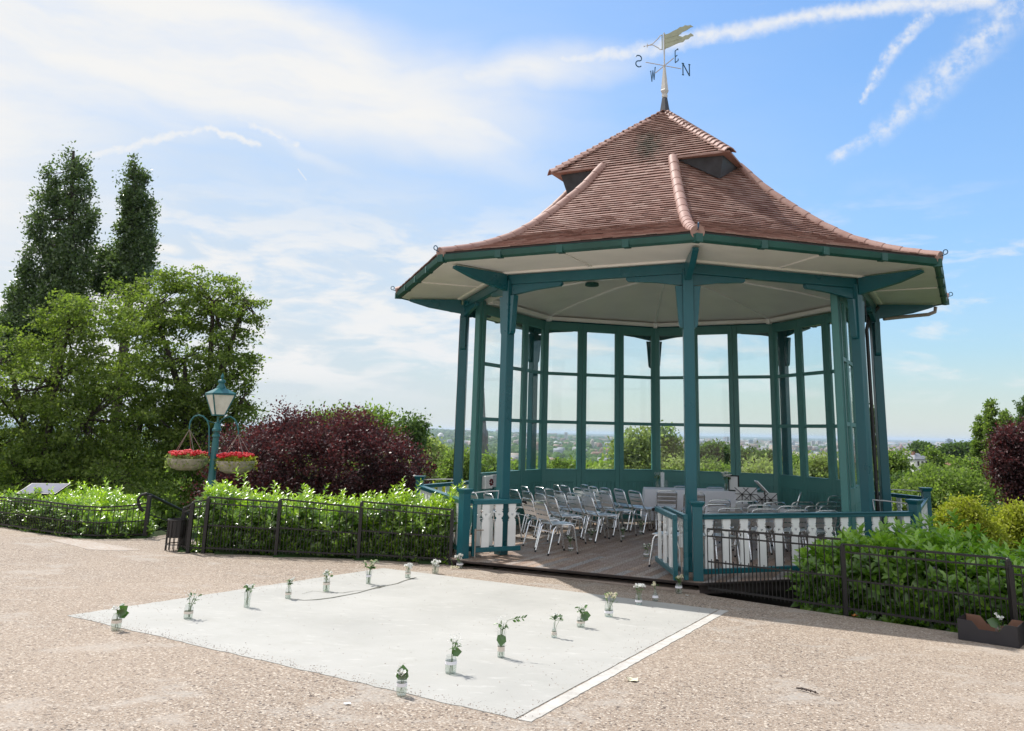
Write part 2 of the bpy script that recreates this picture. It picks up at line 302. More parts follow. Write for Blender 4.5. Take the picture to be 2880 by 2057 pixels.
# wispy warp
wn=t.n('ShaderNodeTexNoise'); wn.inputs['Scale'].default_value=5.5; wn.inputs['Detail'].default_value=5; t.l(AE,wn.inputs['Vector'])
wv=t.n('ShaderNodeVectorMath',operation='MULTIPLY_ADD'); t.l(wn.outputs['Color'],wv.inputs[0]); wv.inputs[1].default_value=(.11,.07,0); sub=t.n('ShaderNodeVectorMath',operation='SUBTRACT'); t.l(AE,sub.inputs[0]); sub.inputs[1].default_value=(.055,.035,0); t.l(sub.outputs[0],wv.inputs[2]); AW=wv.outputs[0]
def blob(u,v,ru,rv,rot,inner=.35,outer=1.15,vec=None,amp=1.):
    a,e=adir(u,v); mp=t.n('ShaderNodeMapping',vector_type='TEXTURE'); mp.inputs['Location'].default_value=(a,e,0); mp.inputs['Rotation'].default_value=(0,0,R_(rot)); mp.inputs['Scale'].default_value=(ru/F_,rv/F_,1); t.l(vec or AW,mp.inputs[0])
    ln=t.n('ShaderNodeVectorMath',operation='LENGTH'); t.l(mp.outputs[0],ln.inputs[0]); return t.mr(ln.outputs['Value'],inner,outer,amp,0)
def mx(a,b): return t.math('MAXIMUM',a,b)
def stream(pts,w,pw=1.0):   # contrail through (u,v,width px) points: chained capsules in direction space
    out=None
    for (u0,v0,w0),(u1,v1,w1) in zip(pts,pts[1:]):
        a0,e0=adir(u0,v0);a1,e1=adir(u1,v1); L=math.hypot(a1-a0,e1-e0); rot=math.degrees(math.atan2(e1-e0,a1-a0)); ww=(w0+w1)/2
        mp=t.n('ShaderNodeMapping',vector_type='TEXTURE'); mp.inputs['Location'].default_value=((a0+a1)/2,(e0+e1)/2,0); mp.inputs['Rotation'].default_value=(0,0,R_(rot)); t.l(w,mp.inputs[0])
        s2=t.n('ShaderNodeSeparateXYZ'); t.l(mp.outputs[0],s2.inputs[0])
        dx=t.math('MAXIMUM',t.math('SUBTRACT',t.math('ABSOLUTE',s2.outputs[0]),L/2),0.); dd=t.math('SQRT',t.math('ADD',t.math('MULTIPLY',dx,dx),t.math('MULTIPLY',s2.outputs[1],s2.outputs[1])))
        b=t.mr(dd,0.,ww*1.2/F_,.92,0); out=b if out is None else mx(out,b)
    return out
D_=1.2665
fn=t.n('ShaderNodeTexNoise'); fn.inputs['Scale'].default_value=55; fn.inputs['Detail'].default_value=5; fn.inputs['Roughness'].default_value=.65; t.l(AE,fn.inputs['Vector']); fine=fn.outputs['Fac']
fw2=t.n('ShaderNodeVectorMath',operation='MULTIPLY_ADD'); t.l(fn.outputs['Color'],fw2.inputs[0]); fw2.inputs[1].default_value=(.017,.017,0); sb=t.n('ShaderNodeVectorMath',operation='SUBTRACT'); t.l(AE,sb.inputs[0]); sb.inputs[1].default_value=(.0085,.0085,0); t.l(sb.outputs[0],fw2.inputs[2]); AF=fw2.outputs[0]
stn=t.n('ShaderNodeTexNoise'); mp=t.n('ShaderNodeMapping'); mp.inputs['Rotation'].default_value=(0,0,R_(14)); mp.inputs['Scale'].default_value=(2.2,9,1); t.l(AW,mp.inputs[0]); t.l(mp.outputs[0],stn.inputs['Vector']); stn.inputs['Scale'].default_value=2.2; stn.inputs['Detail'].default_value=7; stn.inputs['Roughness'].default_value=.62; streak=stn.outputs['Fac']
P=lambda x,y:(x*D_,y*D_)
big=blob(*P(330,60),1250,230,-6,.5,1.15); big=mx(big,blob(*P(820,190),640,150,-20,.25,1.1)); big=mx(big,blob(*P(150,170),520,115,-10,.3,1.1,amp=.85)); big=mx(big,blob(*P(1150,170),420,80,10,.1,1.2,amp=.9)); big=mx(big,blob(*P(560,260),330,32,-28,.1,1.2,amp=.7))
big=mx(big,blob(*P(1000,265),330,45,-14,.2,1.1,amp=.9)); big=mx(big,blob(*P(-500,150),900,700,0,.4,1.1))
st=t.mr(streak,.28,.60,.74,1.0); cl=t.math('MULTIPLY',big,st)
con=stream([(1000*D_,185*D_,60),(1130*D_,150*D_,38),(1280*D_,130*D_,30),(1430*D_,112*D_,26),(1560*D_,82*D_,30),(1760*D_,42*D_,26),(1960*D_,13*D_,24),(2200*D_,0,34)],AF)
c2=stream([(2062*D_,35*D_,18),(1985*D_,110*D_,26),(1935*D_,190*D_,15),(1915*D_,225*D_,6)],AF)
c3=stream([(2270*D_,0,62),(2170*D_,100*D_,64),(2050*D_,220*D_,46),(1960*D_,290*D_,30),(1850*D_,355*D_,8)],AF)
c4=stream([(190*D_,347*D_,13),(300*D_,325*D_,20),(395*D_,295*D_,16),(470*D_,285*D_,12),(575*D_,322*D_,11)],AF)
c5=stream([(480*D_,240*D_,26),(560*D_,275*D_,17),(660*D_,320*D_,12)],AF)
c6=stream([(662*D_,376*D_,2),(680*D_,400*D_,2.6)],AE)
tr=mx(t.math('MULTIPLY',con,t.mr(fine,.25,.62,.5,.92)),t.math('MULTIPLY',mx(c2,t.math('MULTIPLY',c3,.8)),t.mr(fine,.34,.70,.12,.95)))
tr=mx(tr,t.math('MULTIPLY',mx(c4,c5),t.mr(fine,.25,.6,.45,.95))); tr=mx(tr,t.math('MULTIPLY',c6,.7))
# low cumulus and haze bank
cn=t.n('ShaderNodeTexNoise'); mp=t.n('ShaderNodeMapping'); mp.inputs['Scale'].default_value=(5,17,1); t.l(AE,mp.inputs[0]); t.l(mp.outputs[0],cn.inputs['Vector']); cn.inputs['Scale'].default_value=1.7; cn.inputs['Detail'].default_value=8; cn.inputs['Roughness'].default_value=.6; cn.inputs['Distortion'].default_value=.3
lowband=t.math('MULTIPLY',t.mr(el,.02,.07),t.mr(el,.17,.30,1,0)); leftness=t.mr(az,-.30,.45,1,0)
cum=t.math('MULTIPLY',lowband,t.math('MULTIPLY',t.mr(t.math('ADD',cn.outputs['Fac'],t.math('MULTIPLY',leftness,.09)),.50,.68),t.math('MULTIPLY_ADD',leftness,.35,.6)))
pf=mx(blob(*P(365,552),60,24,0,.2,1.1,AF),mx(blob(*P(45,480),52,16,-10,.2,1.1,AF,.8),blob(*P(545,660),90,22,-5,.1,1.2,AF,.8)))
veil=t.math('MULTIPLY',t.math('MULTIPLY',t.mr(az,-.35,.45,1,.15),t.mr(el,.10,.75,.92,.0)),t.mr(streak,.2,.7,.7,1.))
veil=mx(veil,t.mr(el,-.02,.14,.6,0.)); veil=mx(veil,t.math('MULTIPLY',blob(*P(1080,420),500,200,0,.0,1.2,amp=.28),t.mr(streak,.3,.6,.5,1)))
veil=mx(veil,t.math('MULTIPLY',blob(*P(1130,330),500,80,-8,.0,1.2,amp=.3),1.)); genw=t.math('MULTIPLY',t.mr(streak,.52,.75,0,.22),t.mr(el,.1,.3))
mask=mx(mx(cl,tr),mx(cum,pf)); vmask=mx(veil,genw)
shade=t.mr(cn.outputs['Fac'],.5,.8,1.,.97)
SKYB=.13; CW=5.45
bw=t.n('ShaderNodeRGBToBW'); t.l(sky.outputs[0],bw.inputs[0]); L2=t.math('MULTIPLY',bw.outputs[0],bw.outputs[0]); cf=t.math('DIVIDE',1.28,t.math('MULTIPLY_ADD',L2,.026,1.)); vm=t.n('ShaderNodeVectorMath',operation='SCALE'); t.l(sky.outputs[0],vm.inputs[0]); t.l(cf,vm.inputs['Scale'])
hs=t.n('ShaderNodeHueSaturation'); hs.inputs['Saturation'].default_value=1.14; t.l(vm.outputs[0],hs.inputs['Color']); tint=t.mix(1.,hs.outputs[0],(1.0,1.12,1.16),'MULTIPLY')
wcol=t.mix(t.mr(streak,.3,.7),(CW*.95,CW*.965,CW*.985),(CW,CW*.995,CW*.98))
base_=t.mix(vmask,tint,(4.15,4.55,4.95)); colr=t.mix(mask,base_,wcol)
aaz=t.math('ABSOLUTE',az); fill_cloud=t.math('MULTIPLY',t.mr(aaz,.85,1.5,0,.85),t.mr(streak,.25,.6,.75,1.)); fill_cloud=t.math('MULTIPLY',fill_cloud,t.mr(el,.0,.12)); fill_cloud=mx(fill_cloud,t.mr(el,.85,1.2,0,.5)); colr=t.mix(fill_cloud,colr,(CW*1.2,CW*1.2,CW*1.2))  # white cloud added out of view, behind and overhead, to fill shaded parts
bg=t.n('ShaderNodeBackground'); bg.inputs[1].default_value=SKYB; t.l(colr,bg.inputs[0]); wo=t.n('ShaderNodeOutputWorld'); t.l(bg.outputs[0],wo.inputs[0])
W.cycles.sampling_method='MANUAL'; W.cycles.sample_map_resolution=256
vs=S.view_settings; vs.view_transform='Standard'; vs.look='None'; vs.exposure=.38; vs.gamma=1
S.cycles.max_bounces=8; S.cycles.transparent_max_bounces=24; S.cycles.volume_bounces=0; S.cycles.use_denoising=True; S.cycles.use_adaptive_sampling=True
S.cycles.sample_clamp_indirect=6
# ------------------------------------------------------------------ terrain and gravel
edgeA=[gp(*q) for q in [(-420,1462),(-60,1474),(0,1482),(91,1498),(206,1514),(274,1517),(366,1516),(404,1514)]]
edgeB=[gp(*q) for q in [(487,1549),(528,1554),(571,1555),(775,1564),(1006,1573),(1266,1588)]]
def ov(k,r,z=0.):
    a=TH+k*PI/4; return Vector((CX+r*math.sin(a),CY-r*math.cos(a),z))
edgeC=[ov(-1,4.75),ov(0,4.75)]; edgeD=[gp(*q) for q in [(1993,1675),(2378,1733),(2857,1805),(3250,1862)]]
pathgap=[edgeA[-1]+Vector((.1,.9,0)),edgeB[0]+Vector((.5,.9,0))]
poly=[Vector((-45,24,0))]+edgeA+pathgap+edgeB+edgeC+edgeD+[Vector((22,3,0)),Vector((22,-25,0)),Vector((-45,-25,0))]
PL=np.array([[p.x,p.y] for p in poly])
tri=tessellate_polygon([[Vector((p.x,p.y,0)) for p in poly]])
mb=MB(); n=len(poly); mb.add([(p.x,p.y,G(p.x,p.y)) for p in poly]+[(p.x,p.y,G(p.x,p.y)-.16) for p in poly],[tuple(q) for q in tri]+[(i,(i+1)%n,n+(i+1)%n,n+i) for i in range(n)])
mb.build('gravel',M['gravel'],kind='structure')
def sdist(X,Y):
    d=np.full(X.shape,1e9); ins=np.zeros(X.shape,bool)
    for i in range(len(PL)):
        a=PL[i];b=PL[(i+1)%len(PL)]; e=b-a; L=e@e
        tt=np.clip(((X-a[0])*e[0]+(Y-a[1])*e[1])/L,0,1); d=np.minimum(d,np.hypot(X-a[0]-tt*e[0],Y-a[1]-tt*e[1]))
        cond=((a[1]>Y)!=(b[1]>Y)); xi=a[0]+(Y-a[1])/(e[1] if abs(e[1])>1e-9 else 1e-9)*e[0]; ins^=cond&(X<xi)
    return d,ins
def hnoise(X,Y,s,seed):
    r=np.random.default_rng(seed); out=0
    for k in range(6):
        a=r.uniform(0,2*PI); f=s*(1.6**k); out=out+np.sin((X*math.cos(a)+Y*math.sin(a))*f+r.uniform(0,6))/(1.5**k)
    return out
def terr(X,Y):
    X=np.asarray(X,float);Y=np.asarray(Y,float); d,ins=sdist(X,Y); g=GA*(np.clip(X,-50,25)-.35)+GB*(np.clip(Y,-25,26)-12.5)
    s=np.where(ins,0,d); drop=.05+.42*np.minimum(s,6)*np.clip(s/2.,0.2,1)+.22*np.clip(s-6,0,20)+.055*np.clip(s-26,0,800)
    r=np.hypot(X,Y); z=g-drop+hnoise(X,Y,.02,3)*np.clip((s-30)/300,0,1)*2.2
    azm=np.arctan2(X,Y)
    z=np.maximum(z,-62+hnoise(X,Y,.0006,5)*6*np.clip(r/3000,0,1))
    hill=np.exp(-((azm+.13)/.16)**2)*np.exp(-((r-9000)/3500)**2)*40+np.exp(-((azm+.35)/.25)**2)*np.exp(-((r-7000)/3000)**2)*25
    z=z+hill+np.clip((r-9000)/20000,0,1)*20*(1+.25*hnoise(X,Y,.0011,9))
    return np.where(ins,g-.05,z)
rr=np.concatenate([np.linspace(2,9,12),9.3*1.021**np.arange(0,390)]); rr=rr[rr<32000]
aa=np.concatenate([np.linspace(-PI,-.75,50,endpoint=False),np.linspace(-.75,.62,420,endpoint=False),np.linspace(.62,PI,50,endpoint=False)])
RR,AA=np.meshgrid(rr,aa,indexing='ij'); X=RR*np.sin(AA);Y=RR*np.cos(AA); Z=terr(X,Y); nr,na=X.shape
V=np.stack([X,Y,Z],-1).reshape(-1,3); I=np.arange(nr-1)[:,None]*na+np.arange(na)[None]; J=np.arange(nr-1)[:,None]*na+(np.arange(na)[None]+1)%na
Q=np.stack([I,J,J+na,I+na],-1).reshape(-1,4)
V=np.vstack([V,[[0,0,float(terr(0.,0.))]]]); cidx=len(V)-1
npmesh('ground',V,Q,M['terrain'],smooth=True,kind='structure')
T=lambda x,y: float(terr(np.array([x]),np.array([y]))[0])
# concrete pad
pc=[gp(*q,dz=.005) for q in [(190,1731),(1077,1598),(2049,1718),(1494,2030)]]
def quad_inset(p,i0,i1,i2,i3): pass
A,B,C_,D4=pc; up=Vector((-GA,-GB,1)).normalized()
eR=(D4-C_).normalized(); inn=up.cross(eR).normalized(); 
if inn.dot(A-C_)<0: inn=-inn
gap=.018; wd=.10
C1=C_+inn*wd; D1=D4+inn*wd; C2=C_+inn*(wd+gap); D2=D4+inn*(wd+gap)
eF=(A-D4).normalized(); 
def slab(name,pts,mat,h=.04,**k):
    m=MB(); q=len(pts); m.add([tuple(p) for p in pts]+[tuple(p-up*h) for p in pts],[tuple(range(q)),tuple(range(2*q-1,q-1,-1))]+[(i,(i+1)%q,q+(i+1)%q,q+i) for i in range(q)]); return m.build(name,mat,**k)
def jag(p,q,nn,amp): 
    out=[]; e=(q-p); sd=up.cross(e).normalized()
    for i in range(nn): out.append(p+e*(i/nn)+sd*(random.uniform(-amp,amp) if i else 0))
    return out
slab('concrete_pad',jag(A,B,40,.008)+jag(B,C2,40,.008)+jag(C2,D2,60,.004)+jag(D2,A,60,.012),M['concrete'],kind='structure')
slab('pad_edging',jag(C1,C_,3,0)+jag(C_,D4,70,.006)+jag(D4,D1,3,0)+jag(D1,C1,60,.004),M['edging'],kind='structure')
slab('joint_mortar',[C2-up*.006,C1-up*.006,D1-up*.006,D2-up*.006],M['wet'],h=.02,kind='structure')
# worn pale strip in the gravel near the path
slab('worn_patch',[gp(u,v,.004) for u,v in [(140,1519),(195,1516),(265,1524),(330,1536),(395,1547),(330,1549),(250,1546),(200,1533)]],M['worn'],h=.01,kind='structure')
# spilt water streaks
def ribbon(name,pts,w,mat,dz,**k):
    m=MB(); P3=[gp(u,v,dz) for u,v in pts]; L=[];Rr=[]
    for i,p in enumerate(P3):
        d=(P3[min(i+1,len(P3)-1)]-P3[max(i-1,0)]).normalized(); s_=up.cross(d); ww=w*random.uniform(.5,1.3)*(0.3 if i in(0,len(P3)-1) else 1); L.append(p+s_*ww);Rr.append(p-s_*ww)
    q=len(P3); m.add(L+Rr,[(i,i+1,q+i+1,q+i) for i in range(q-1)]); return m.build(name,mat,**k)
def zoomA(x,y): return (100+x/1.895,1550+y/1.895)
ribbon('spilt_water',[zoomA(*q) for q in [(2030,140),(2000,148),(1965,158),(1930,172),(1880,183),(1830,190),(1780,205),(1720,222),(1650,235),(1580,248),(1500,258),(1430,262),(1380,256),(1350,256)]],.014,M['wet'],.0095,kind='structure')
ribbon('spilt_water',[zoomA(*q) for q in [(1890,178),(1830,196),(1770,206),(1700,212),(1640,222),(1560,222),(1480,212),(1420,228)]],.008,M['wet'],.0098,kind='structure')
# loose chippings scattered on the pad edges
def stones(nst):
    V=[];Fq=[];at=[]
    base=np.array([(1,0,0),(0,1,0),(-1,0,0),(0,-1,0),(0,0,.7),(0,0,-.5)]); fs=np.array([(0,1,4),(1,2,4),(2,3,4),(3,0,4),(1,0,5),(2,1,5),(3,2,5),(0,3,5)])
    for i in range(nst):
        q=random.random()
        if q<.5: e0,e1,inw=D4,A,(B-A).normalized(); off=abs(random.gauss(0,.05))+random.choice([0,0,0,.1,.2])*random.random()
        elif q<.7: e0,e1,inw=A,B,(C_-B).normalized(); off=abs(random.gauss(0,.2))
        elif q<.82: e0,e1,inw=C2,D2,(A-D4).normalized(); off=abs(random.gauss(0,.25))
        else: e0,e1,inw=A,B,(C_-B).normalized(); off=random.uniform(0,4.6)
        p=e0+(e1-e0)*random.random()+inw*off; s=random.uniform(.002,.0055); a=random.uniform(0,PI); ca,sa=math.cos(a),math.sin(a)
        b=base*np.array([s,s*random.uniform(.6,1),s]); b=np.stack([b[:,0]*ca-b[:,1]*sa,b[:,0]*sa+b[:,1]*ca,b[:,2]+s*.3],1)+np.array(p)
        V.append(b); Fq.append(fs+6*i); at+=[random.random()]*8
    return np.vstack(V),np.vstack(Fq),at
V,Q,at=stones(1500); t=NT('loose chippings'); a=t.n('ShaderNodeAttribute',attribute_name='v'); t.princ(t.ramp(a.outputs['Fac'],[(0,(.06,.045,.04)),(.5,(.3,.2,.15)),(1,(.5,.38,.3))]),.8); npmesh('loose_gravel',V,Q,t.m,attr=at,kind='stuff',label='loose brown chippings scattered over the pale concrete pad',category=None) if False else tag(npmesh('loose_gravel',V,Q,t.m,attr=at),'loose brown chippings scattered over the edges of the pale concrete pad','gravel',kind='stuff')
# ------------------------------------------------------------------ BANDSTAND (local frame: vertex 0 nearest the camera, z=0 is the deck)
BS=empty('bandstand',(CX,CY,DZ),TH); tag(BS,'octagonal teal timber bandstand with red clay tiled roof and glazed back screens','bandstand')
def lv(k,r,z=0.): a=k*PI/4; return Vector((r*math.sin(a),-r*math.cos(a),z))
RP,RR_,RI,RE=3.9956,4.7309,3.641,5.36
T8=math.tan(PI/8)
def ring(mb,prof,n=8):         # closed profile swept round the octagon
    m=len(prof); vs=[lv(k,r,z) for k in range(n) for r,z in prof]; fs=[(k*m+i,k*m+(i+1)%m,((k+1)%n)*m+(i+1)%m,((k+1)%n)*m+i) for k in range(n) for i in range(m)]; return mb.add(vs,fs)
# deck
def clip(polyg,a,b,c):         # keep a*x+b*y<=c
    out=[]
    for i in range(len(polyg)):
        p,q=polyg[i],polyg[(i+1)%len(polyg)]; dp=a*p[0]+b*p[1]-c; dq=a*q[0]+b*q[1]-c
        if dp<=0: out.append(p)
        if (dp<0)!=(dq<0) and abs(dp-dq)>1e-12: s=dp/(dp-dq); out.append((p[0]+(q[0]-p[0])*s,p[1]+(q[1]-p[1])*s))
    return out
RD=4.9; apo=RD*math.cos(PI/8); ba=-PI/8; bdx,bdy=math.sin(ba),-math.cos(ba); tx,ty=math.cos(ba),math.sin(ba)
V=[];Fc=[];at=[]; mb=MB()
x=-RD
while x<RD:
    y=-RD-random.uniform(0,2.4)
    while y<RD:
        L=random.uniform(2.4,3.9); q=[(x,y),(x+.116,y),(x+.116,y+L-.004),(x,y+L-.004)]
        q=[(tx*a-bdx*b,ty*a-bdy*b) for a,b in q]
        for k in range(8):
            g=(k+.5)*PI/4; q=clip(q,math.sin(g),-math.cos(g),apo) if len(q)>2 else q
        if len(q)>2:
            nq=len(q); z=random.uniform(-.0015,.0015); f0=len(mb.f); mb.add([(a,b,z) for a,b in q]+[(a,b,-.03) for a,b in q],[tuple(range(nq)),tuple(range(2*nq-1,nq-1,-1))]+[(i,(i+1)%nq,nq+(i+1)%nq,nq+i) for i in range(nq)]); at+=[random.random()]*(len(mb.f)-f0)
        y+=L
    x+=.1215
o=mb.build('deck',M['deck'],BS); a_=o.data.attributes.new('v','FLOAT','FACE'); a_.data.foreach_set('value',at)
mb=MB(); ring(mb,[(4.88,-.034),(4.925,-.034),(4.935,-.003),(4.90,-.003)]); mb.build('deck_nosing',M['dark'],BS,bevel=.004)
mb=MB(); 
for k in range(8): mb.add([lv(k,4.4,-.034),lv(k+1,4.4,-.034),lv(k+1,4.4,-3.6),lv(k,4.4,-3.6)],[(0,1,2,3)])
for i in range(-7,8): mb.box(i*.5-.03,i*.5+.03,-4.3+abs(i)*.3,4.3-abs(i)*.3,-.2,-.034)
for k in(0,1,2,3,4,5,6): mb.obox(lv(k,4.85,-.09),lv(k+1,4.85,-.09),.04,.11)
mb.build('underfloor',M['dark'],BS)
mb=MB(); p=[lv(-1,4.87,0),lv(0,4.87,0),lv(0,4.6,0),lv(-1,4.6,0)]; mb.add([(q.x,q.y,-.102) for q in p]+[(q.x,q.y,-.7) for q in p],[(0,1,2,3),(7,6,5,4),(0,4,5,1),(1,5,6,2),(2,6,7,3),(3,7,4,0)]); mb.build('step_riser',M['plinth'],BS)
# posts, brackets, beams
for k in range(8):
    a=k*PI/4; mb=MB(); Mz=Matrix.Translation(lv(k,RP))@Matrix.Rotation(a,4,'Z'); mb.box(-.08,.08,-.08,.08,0,4.30); mb.v=[tuple(Mz@Vector(q)) for q in mb.v]
    po=mb.build('post',M['teal'],BS,bevel=.008)
    mb=MB()   # radial bracket carrying the eave
    Mr=Matrix.Rotation(a-PI/2,4,'Z'); mb.prism([(RP+.08,4.41),(5.12,4.41),(5.13,4.37),(5.06,4.345),(RP+.75,4.25),(RP+.08,4.13)],-.045,.045,M=Mr); mb.build('eave_bracket',M['teal'],po,bevel=.006)
    for sgn in(-1,1):
        d=(lv(k+sgn,RP)-lv(k,RP)).normalized(); ang=math.atan2(d.y,d.x); Ml=Matrix.Translation(lv(k,RP))@Matrix.Rotation(ang,4,'Z')
        mb=MB(); mb.prism([(.075,4.237),(.98,4.237),(.98,4.20),(.95,4.17),(.5,4.13),(.075,4.06)],-.04,.04,M=Ml); mb.build('beam_bracket',M['teal'],po,bevel=.005)
        mb=MB(); Mf=Matrix.Translation(lv(k,RP))@Matrix.Rotation(a,4,'Z'); mb.prism([(sgn*x_,z_) for x_,z_ in [(.081,4.05),(.19,4.05),(.178,3.95),(.14,3.47),(.125,3.43),(.09,3.41),(.081,3.41)]],-.05,.05,M=Mf); mb.build('post_cheek',M['teal'],po,bevel=.006)
mb=MB()
for k in range(8):
    p,q=lv(k,RP,4.32),lv(k+1,RP,4.32); mb.obox(p,q,.10,.16)
mb.build('ring_beam',M['teal'],BS,bevel=.006)
# eave: soffit, gutter, fascia, mouldings
mb=MB(); 
for k in range(8): mb.add([lv(k,5.30,4.44),lv(k+1,5.30,4.44),lv(k+1,3.40,4.425),lv(k,3.40,4.425)],[(3,2,1,0)]); mb.add([lv(k,5.30,4.46),lv(k+1,5.30,4.46),lv(k+1,3.40,4.447),lv(k,3.40,4.447)],[(0,1,2,3)])
mb.build('soffit',M['soffit'],BS)
mb=MB(); ring(mb,[(4.10,4.402),(4.16,4.402),(4.18,4.438),(4.06,4.438),(4.06,4.41)]); 
for k in range(8): m_=(lv(k,1)+lv(k+1,1)).normalized(); mb.obox(m_*(RP*.924+.12)+Vector((0,0,4.425)),m_*(5.28*.924)+Vector((0,0,4.43)),.05,.02)
mb.build('soffit_moulding',M['soffit'],BS)
mb=MB(); ring(mb,[(5.30,4.45),(5.345,4.425),(5.40,4.455),(5.425,4.53),(5.405,4.545),(5.385,4.475),(5.34,4.445),(5.31,4.47)])
for k in range(8):
    for s_ in(.0,.25,.5,.75):
        c=lv(k,5.36,4.48).lerp(lv(k+1,5.36,4.48),s_); d=(lv(k+1,1)-lv(k,1)).normalized()
        nrm=Vector((d.y,-d.x,0)); mb.obox(c-d*.05+nrm*.0,c+d*.05,.12 if s_ else .13,.115)
mb.build('gutter',M['gutter'],BS)
mb=MB(); ring(mb,[(5.27,4.44),(5.30,4.44),(5.30,4.55),(5.27,4.56)]); mb.build('fascia',M['dark'],BS)
mb=MB(); w=lv(2,1); pth=[lv(2.08,5.32,4.43),lv(2.08,5.3,4.33),lv(2.07,5.15,4.27),lv(2.05,4.6,4.2),lv(2.02,4.2,4.14)]; mb.tube(pth,.035,8)
mb.build('waste_pipe',M['pipe'],BS,True)
for kk in(2,):
    mb=MB(); mb.tube([(4.05,-.14,4.35),(3.86,-.14,4.15),(3.80,-.14,3.9),(3.80,-.14,.1)],.035,8); mb.build('downpipe',M['black'],BS,True)
# vaulted ceiling
mb=MB(); cp=[(3.52,4.43),(2.5,4.66),(1.4,4.85),(.5,4.93),(0,4.94)]
for k in range(8):
    for (r0,z0),(r1,z1) in zip(cp,cp[1:]):
        if r1>0: mb.add([lv(k,r0,z0),lv(k+1,r0,z0),lv(k+1,r1,z1),lv(k,r1,z1)],[(3,2,1,0)])
        else: mb.add([lv(k,r0,z0),lv(k+1,r0,z0),(0,0,z1)],[(2,1,0)])
ce=mb.build('ceiling',M['ceiling'],BS)
for k in range(8):
    mb=MB(); mb.tube([lv(k,r,z-.012) for r,z in cp],.022,6); mb.build('ceiling_rib',M['white'],ce,True)
    mb=MB(); Mz=Matrix.Translation(lv(k,3.49))@Matrix.Rotation(k*PI/4,4,'Z'); mb.box(-.045,.045,-.05,.05,4.32,4.46); mb.v=[tuple(Mz@Vector(q)) for q in mb.v]; mb.build('rib_block',M['white'],ce,bevel=.006)
mb=MB(); ring(mb,[(3.50,4.365),(3.55,4.35),(3.60,4.40),(3.60,4.425),(3.46,4.425)]); mb.build('ceiling_cornice',M['soffit'],ce)
for uv in[(1665,800),(2094,772)]:
    p=BS.matrix_world if False else None; w_=zp(uv[0],uv[1],4.86); dx,dy=w_.x-CX,w_.y-CY; lx=dx*math.cos(-TH)-dy*math.sin(-TH); ly=dx*math.sin(-TH)+dy*math.cos(-TH)
    mb=MB(); mb.lathe([(.06,.0),(.13,-.03),(.14,-.02),(.13,.03)],20,(lx,ly,4.735)); mb.build('ceiling_lamp',M['gutter'],ce,True)
# glazed screens
def side(k0,k1,r):
    p,q=lv(k0,r),lv(k1,r); d=(q-p).normalized(); nrm=((p+q)/2).normalized(); return Matrix(((d.x,nrm.x,0,p.x),(d.y,nrm.y,0,p.y),(0,0,1,0),(0,0,0,1))),(q-p).length
sides=[(-2,-3),(-3,-4),(4,3),(3,2),(2,1)]
for k0,k1 in sides:
    Ms,L=side(k0,k1,RI); w=L/3
    for i in range(3):
        x0,x1=i*w+.003,(i+1)*w-.003; mb=MB(); st=.105
        mb.box(x0,x0+st,-.03,.03,0,4.33); mb.box(x1-st,x1,-.03,.03,0,4.33)
        for z0,z1,yy in((4.14,4.33,.028),(3.125,3.195,.024),(2.055,2.125,.024),(.80,1.055,.028),(0,.12,.028)): mb.box(x0+st,x1-st,-yy,yy,z0,z1)
        mb.box(x0+st,x1-st,-.045,.045,1.056,1.075)
        nb=7; bw=(x1-x0-2*st)/nb
        for j in range(nb): mb.box(x0+st+j*bw+.004,x0+st+(j+1)*bw-.004,-.022,.022,.121,.799)
        mb.box(x0+st,x1-st,-.012,.012,.121,.799)
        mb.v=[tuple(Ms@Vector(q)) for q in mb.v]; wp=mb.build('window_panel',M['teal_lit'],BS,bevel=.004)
        for z0,z1 in((3.197,4.138),(2.127,3.123),(1.077,2.053)):
            mb=MB(); mb.box(x0+st+.001,x1-st-.001,-.003,.003,z0,z1); mb.v=[tuple(Ms@Vector(q)) for q in mb.v]; mb.build('pane',M['glass'],wp)
for k in(-3,4,3,2):
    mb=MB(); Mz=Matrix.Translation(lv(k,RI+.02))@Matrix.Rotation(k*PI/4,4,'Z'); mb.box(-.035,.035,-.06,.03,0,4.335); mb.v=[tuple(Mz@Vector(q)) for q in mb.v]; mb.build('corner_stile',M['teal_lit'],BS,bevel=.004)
for k,kk in((-2,-3),(1,2)):
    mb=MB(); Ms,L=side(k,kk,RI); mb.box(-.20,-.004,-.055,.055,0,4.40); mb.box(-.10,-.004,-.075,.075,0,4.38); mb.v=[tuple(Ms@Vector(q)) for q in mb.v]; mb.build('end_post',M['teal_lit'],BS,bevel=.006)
# socket box on left screen with red ribbon flower
Ms,L=side(-2,-3,RI)
mb=MB(); mb.box(.14,.42,-.12,-.035,.78,1.02); mb.v=[tuple(Ms@Vector(q)) for q in mb.v]; sb_=mb.build('socket_box',M['white'],BS,bevel=.008)
mb=MB(); mb.box(.44,.74,-.10,-.035,.80,1.03); mb.v=[tuple(Ms@Vector(q)) for q in mb.v]; mb.build('switch_box',M['grey'],BS,bevel=.008)
mb=MB()
for i in range(7): a=i*.9; c=Ms@Vector((.34+.05*math.cos(a),-.135,.90+.05*math.sin(a))); mb.lathe([(.008,-.018),(.026,0),(.008,.018)],7,c)
mb.build('socket_cover',M['red'],sb_,True)
mb=MB(); mb.tube([Ms@Vector((.55,-.06,.8)),Ms@Vector((.55,-.05,.3)),Ms@Vector((.5,-.05,.02))],.014,6); mb.build('cable',M['teal'],BS,True)
